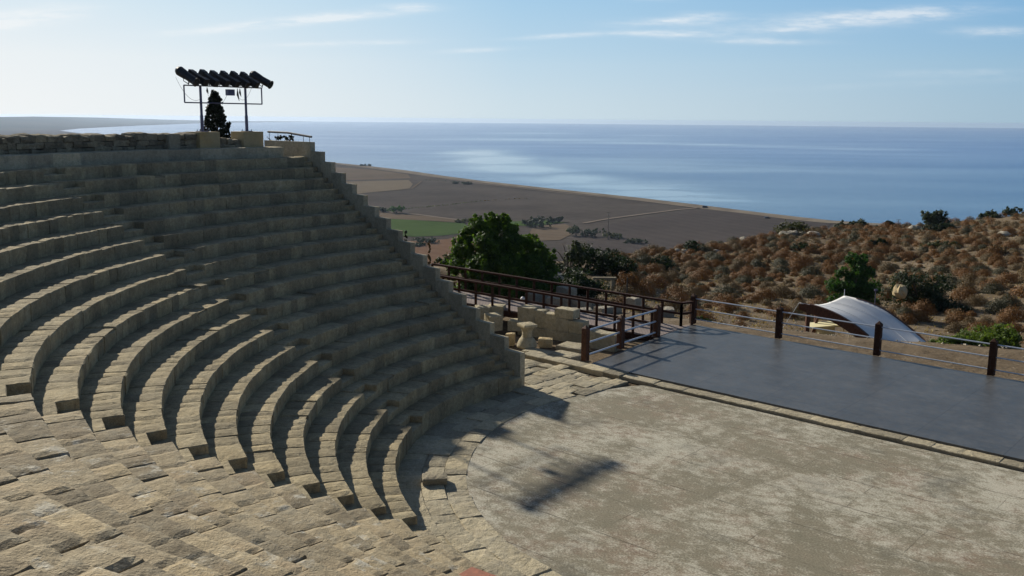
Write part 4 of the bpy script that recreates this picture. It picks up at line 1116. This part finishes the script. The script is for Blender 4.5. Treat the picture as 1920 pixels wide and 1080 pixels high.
# ------------------------------------------------------------------ scrub on the brown hill
def cushion(n,size,h=.75):
    V,Fc,Rr=[],[],[]
    u=rng.normal(size=(n,3)); u[:,2]=np.abs(u[:,2]); u/=np.linalg.norm(u,axis=1,keepdims=True)
    lump=np.array([1+.22*mnoise.noise(Vector(x*2.3)+Vector((n*.01,0,0))) for x in u])
    r=rng.uniform(.62,1.06,n)*lump
    c=u*r[:,None]*np.array([1,1,h]); nr=u+rng.normal(size=(n,3))*.38
    leaves(V,Fc,Rr,c,size,np.clip(.5*rng.random(n)+.5*(lump-.7),0,1),nr,.5)
    return V,Fc,Rr
protos={}
def cush_mesh(key,mat,n):
    V,Fc,Rr=cushion(n,.050,.92); o=leafmesh('scrub_bush',V,Fc,Rr,M[mat]); me=o.data; bpy.data.objects.remove(o); return me
scr=[cush_mesh(i,m,2600) for i,m in enumerate(('rust','rust','rust','brown','brown','grey'))]
GRP='low cushion scrub on the dry hillside'
cand=[]; tries=0
while len(cand)<1350 and tries<60000:
    tries+=1
    px=uni(1150,2080); f=random.random()
    de=float(np.interp(px,KP,KD)); d0=float(np.interp(px,KP,D0))
    d=d0+7+(de-d0-6)*f**.8
    # bare patches near the stage and on the path
    if d<52+(0 if px>1820 else 7) and 1180<px<1820 and random.random()<.93: continue
    P=gat(px,d)
    dens=.55+1.0*nz(P[0]*.055,P[1]*.055,9)+(.25 if px<1700 else .30)
    if random.random()>dens+.1: continue
    r=(.28+.68*random.random()**1.3)*(1.08 if d<80 else 1)
    if any((P[0]-q[0][0])**2+(P[1]-q[0][1])**2<((r+q[1])*(.88 if d<85 else .74))**2 for q in cand): continue
    # keep clear of canopy
    if 1470<px<1760 and d<56: continue
    cand.append((P,r,d,px))
inview=[c for c in cand if c[3]<1945]
inview.sort(key=lambda c:-(c[1]/c[2]))
top=inview[:300]; topid=set(id(c) for c in top)
for P,r,d,px in top:
    me=random.choice(scr); nm='scrub_bush'
    o=bpy.data.objects.new(nm,me); COL.objects.link(o); o.location=(P[0],P[1],P[2]-.05); o.rotation_euler=(0,0,uni(0,6.28)); o.scale=(r*uni(.9,1.2),r*uni(.9,1.2),r*uni(.9,1.3))
    lab={'russet_scrub':'low rounded russet scrub bush on the dry brown hillside','brown_scrub':'low rounded dull brown scrub bush on the dry hillside','grey_green_scrub':'low rounded grey-green scrub bush on the dry hillside'}[me.materials[0].name]
    tag(o,lab,'shrub',{'russet_scrub':'russet scrub bushes on the hillside','brown_scrub':'brown scrub bushes on the hillside','grey_green_scrub':'grey-green scrub bushes on the hillside'}[me.materials[0].name])
for mat in('rust','brown','grey'):
    V,Fc,Rr=[],[],[]; 
    rest=[c for c in cand if id(c) not in topid]
    rest=[c for i,c in enumerate(rest) if ('rust','brown','rust','brown','grey','rust')[i%6]==mat]
    for P,r,d,px in rest:
        n=1000 if d<110 else 600
        u=rng.normal(size=(n,3)); u[:,2]=np.abs(u[:,2]); u/=np.linalg.norm(u,axis=1,keepdims=True)
        c=u*(rng.uniform(.6,1.05,n)[:,None])*np.array([r,r,r*.9])+P
        leaves(V,Fc,Rr,c,.055*r+.012,rng.random(n),u+rng.normal(size=(n,3))*.38,.6)
    # sparse dry grass tufts in the same mass
    if mat=='brown':
        m=16000; pxs=rng.uniform(1130,2080,m); f=rng.random(m); pts=[]
        for px,q in zip(pxs,f):
            de=np.interp(px,KP,KD); d0=np.interp(px,KP,D0); d=d0+4+(de-d0-4)*q
            g=gat(px,d); pts.append((g[0],g[1],g[2]+.06))
        Vg,Fg,Rg=[],[],[]; leaves(Vg,Fg,Rg,np.array(pts),.11,rng.random(m),None,.35); og=leafmesh('dry_grass',Vg,Fg,Rg,M['drygrass']); tag(og,'thin straw-coloured dry grass between the scrub on the hillside','grass',None,'stuff')
    o=leafmesh('scrub',V,Fc,Rr,M[mat]); tag(o,'far mass of '+{'rust':'russet','brown':'brown','grey':'grey-green'}[mat]+' scrub covering the hillside','scrub',None,'stuff')
# pebbles and stones strewn over bare soil
mb=MB()
for i in range(1500):
    px=uni(1000,2000); d=float(np.interp(px,KP,D0))+.3+uni(0,4)+abs(random.gauss(0,9)); P=gat(px,d); r=uni(.02,.085)*(1.6 if random.random()<.06 else 1)
    q=[Vector((uni(-1,1),uni(-1,1),uni(-.5,.7))).normalized()*r for _ in range(4)]
    vs=[(P[0]+r,P[1],P[2]),(P[0]-r*.6,P[1]+r*.8,P[2]),(P[0]-r*.6,P[1]-r*.9,P[2]),(P[0]+uni(-.3,.3)*r,P[1]+uni(-.3,.3)*r,P[2]+r*uni(.6,1))]
    mb.add(vs,[(0,1,3),(1,2,3),(2,0,3)])
tag(mb.build('loose_stones',M['rock']),'small pale stones strewn over the bare soil behind the stage','stones',None,'stuff')

# ------------------------------------------------------------------ world, sun, haze
SUN_AZ=129.3; SUN_EL=27.1
sv=Vector((cos(rad(SUN_AZ))*cos(rad(SUN_EL)),sin(rad(SUN_AZ))*cos(rad(SUN_EL)),sin(rad(SUN_EL))))
w=bpy.data.worlds.new('World'); scene.world=w; w.use_nodes=True
nt=w.node_tree; g=N(nt); bg=nt.nodes['Background']
sky=g.n('ShaderNodeTexSky',sky_type='NISHITA'); sky.sun_disc=False; sky.sun_elevation=rad(SUN_EL); sky.sun_rotation=rad(90-SUN_AZ)
sky.altitude=80; sky.air_density=1.0; sky.dust_density=.6; sky.ozone_density=1.8
SKY=0.064
# thin streaks of cloud low over the sea
tc=g.n('ShaderNodeTexCoord'); sep=g.n('ShaderNodeSeparateXYZ'); g.l(tc.outputs['Generated'],sep.inputs[0])
yy=g.math('MAXIMUM',sep.outputs[1],.05)
u=g.math('DIVIDE',sep.outputs[0],yy); v=g.math('DIVIDE',sep.outputs[2],yy)
comb=g.n('ShaderNodeCombineXYZ'); g.l(u,comb.inputs[0]); g.l(g.math('MULTIPLY',v,7.0),comb.inputs[1]); 
warp=g.noise(g.scale(comb.outputs[0],(14,14,14)),1,5,.6)
warp2=g.noise(g.scale(comb.outputs[0],(46,30,30)),1,5,.65)
clouds=[(60,42,95,15,-.13,1.0),(10,55,40,8,-.1,.8),(565,47,150,8,-.10,.95),(640,42,90,5,-.08,.6),(345,68,90,5,-.05,.35),(765,24,45,6,0,.7),(620,88,140,5,-.04,.3),(730,87,50,4,0,.3),(880,100,70,4,-.05,.35),
 (1250,50,90,7,-.04,.75),(1265,71,105,6,0,.65),(1310,37,45,5,0,.5),(1050,74,85,4,-.06,.45),(1420,84,90,5,0,.45),(1560,48,170,15,-.08,.62),(1690,36,120,10,-.05,.5),(1850,68,80,8,0,.45),(1210,5,45,7,0,.5),(1460,64,40,4,0,.35),(1800,140,160,7,-.03,.18),(1700,160,200,6,-.05,.12)]
acc=None
for cx_,cy_,wx,wy,sl,amt in clouds:
    u0=(cx_-960)/1793; v0=(yhor(cx_)-cy_)/1793*1.015
    du=g.math('SUBTRACT',u,u0); dv=g.math('SUBTRACT',g.math('SUBTRACT',v,v0),g.math('MULTIPLY',du,-sl))
    a=g.math('POWER',g.math('DIVIDE',du,wx/1793),2); b=g.math('POWER',g.math('DIVIDE',dv,wy/1793),2)
    e=g.math('MULTIPLY',g.math('POWER',2.718,g.math('MULTIPLY',g.math('ADD',a,b),-1.0)),amt)
    acc=e if acc is None else g.math('ADD',acc,e)
acc=g.math('MULTIPLY',acc,g.math('GREATER_THAN',sep.outputs[1],.2))
tex=g.math('MULTIPLY',g.ramp(warp,[(.34,.15),(.62,1.15)]),g.ramp(warp2,[(.3,.45),(.65,1.1)]))
mask=g.math('MINIMUM',g.math('MULTIPLY',acc,tex),.58)
# bright hazy band low over the horizon, whiter towards the sun; the Sky Texture takes over higher up
EXPO=0.14
K_=1/(SKY*2**EXPO)
def lin(c): return tuple((((x/255+.055)/1.055)**2.4 if x>10 else x/255/12.92)*K_ for x in c)
hl=math.hypot(sv.x,sv.y)
hd=g.n('ShaderNodeVectorMath',operation='MULTIPLY'); g.l(tc.outputs['Generated'],hd.inputs[0]); hd.inputs[1].default_value=(1,1,0)
hn=g.n('ShaderNodeVectorMath',operation='NORMALIZE'); g.l(hd.outputs[0],hn.inputs[0])
dt=g.n('ShaderNodeVectorMath',operation='DOT_PRODUCT'); g.l(hn.outputs[0],dt.inputs[0]); dt.inputs[1].default_value=(sv.x/hl,sv.y/hl,0)
ca=g.math('MULTIPLY_ADD',dt.outputs['Value'],.5,.5)
el=g.math('ARCSINE',sep.outputs[2])
def band(st): return g.ramp(ca,[((c+1)/2,lin(k)) for c,k in st])
hor=band([(-.6,(120,142,160)),(.38,(163,190,208)),(.774,(206,223,232)),(.93,(233,240,243)),(1,(244,246,246))])
mid=band([(-.6,(110,145,180)),(.38,(152,189,215)),(.774,(190,216,233)),(.93,(226,237,243)),(1,(238,243,245))])
top=band([(-.6,(70,115,165)),(.38,(122,174,217)),(.774,(163,203,232)),(.93,(196,223,240)),(1,(214,232,243))])
e1=g.n('ShaderNodeMapRange',interpolation_type='SMOOTHSTEP'); g.l(el,e1.inputs[0]); e1.inputs[1].default_value=0; e1.inputs[2].default_value=rad(4.2)
e2=g.n('ShaderNodeMapRange'); g.l(el,e2.inputs[0]); e2.inputs[1].default_value=rad(3.2); e2.inputs[2].default_value=rad(7.6)
e3=g.n('ShaderNodeMapRange',interpolation_type='SMOOTHSTEP'); g.l(el,e3.inputs[0]); e3.inputs[1].default_value=rad(8); e3.inputs[2].default_value=rad(20)
lowc=g.mix(e2.outputs[0],g.mix(e1.outputs[0],hor,mid),top)
base_sky=g.mix(e3.outputs[0],lowc,sky.outputs[0])
skyc=g.mix(mask,base_sky,lin((246,248,249)))
g.l(skyc,bg.inputs['Color']); bg.inputs['Strength'].default_value=SKY
sl=bpy.data.lights.new('sun','SUN'); sl.energy=5.0; sl.angle=rad(.8); sl.color=(1,.93,.80)
so=bpy.data.objects.new('sun',sl); COL.objects.link(so); so.rotation_euler=sv.to_track_quat('Z','Y').to_euler()

HAZE=5.5e-5
if HAZE>0:
    mb=MB(); mb.box((-26000,-9000,-77),(22000,21000,11.5)); 
    m=bpy.data.materials.new('haze_air'); m.use_nodes=True; nt=m.node_tree; nt.nodes.remove(nt.nodes['Principled BSDF'])
    pv=nt.nodes.new('ShaderNodeVolumePrincipled'); pv.inputs['Color'].default_value=(.62,.77,1,1); pv.inputs['Density'].default_value=HAZE; pv.inputs['Anisotropy'].default_value=.38
    nt.links.new(pv.outputs[0],nt.nodes['Material Output'].inputs['Volume'])
    o=mb.build('haze',m); o['kind']='stuff'; o.display_type='WIRE'

cam=bpy.data.cameras.new('camera'); co=bpy.data.objects.new('camera',cam); COL.objects.link(co)
co.location=tuple(CAM); cam.sensor_width=36; cam.lens=F/1920*36; cam.clip_end=80000; cam.clip_start=.1
co.rotation_euler=(Matrix.Rotation(PI/2-PITCH,3,'X')@Matrix.Rotation(ROLL,3,'Z')).to_euler()
scene.camera=co
scene.render.engine='CYCLES'
scene.render.resolution_x=1024; scene.render.resolution_y=576
scene.cycles.use_denoising=True
scene.cycles.volume_bounces=0
vs_=scene.view_settings; vs_.view_transform='Standard'; vs_.look='None'; vs_.exposure=EXPO; vs_.gamma=1
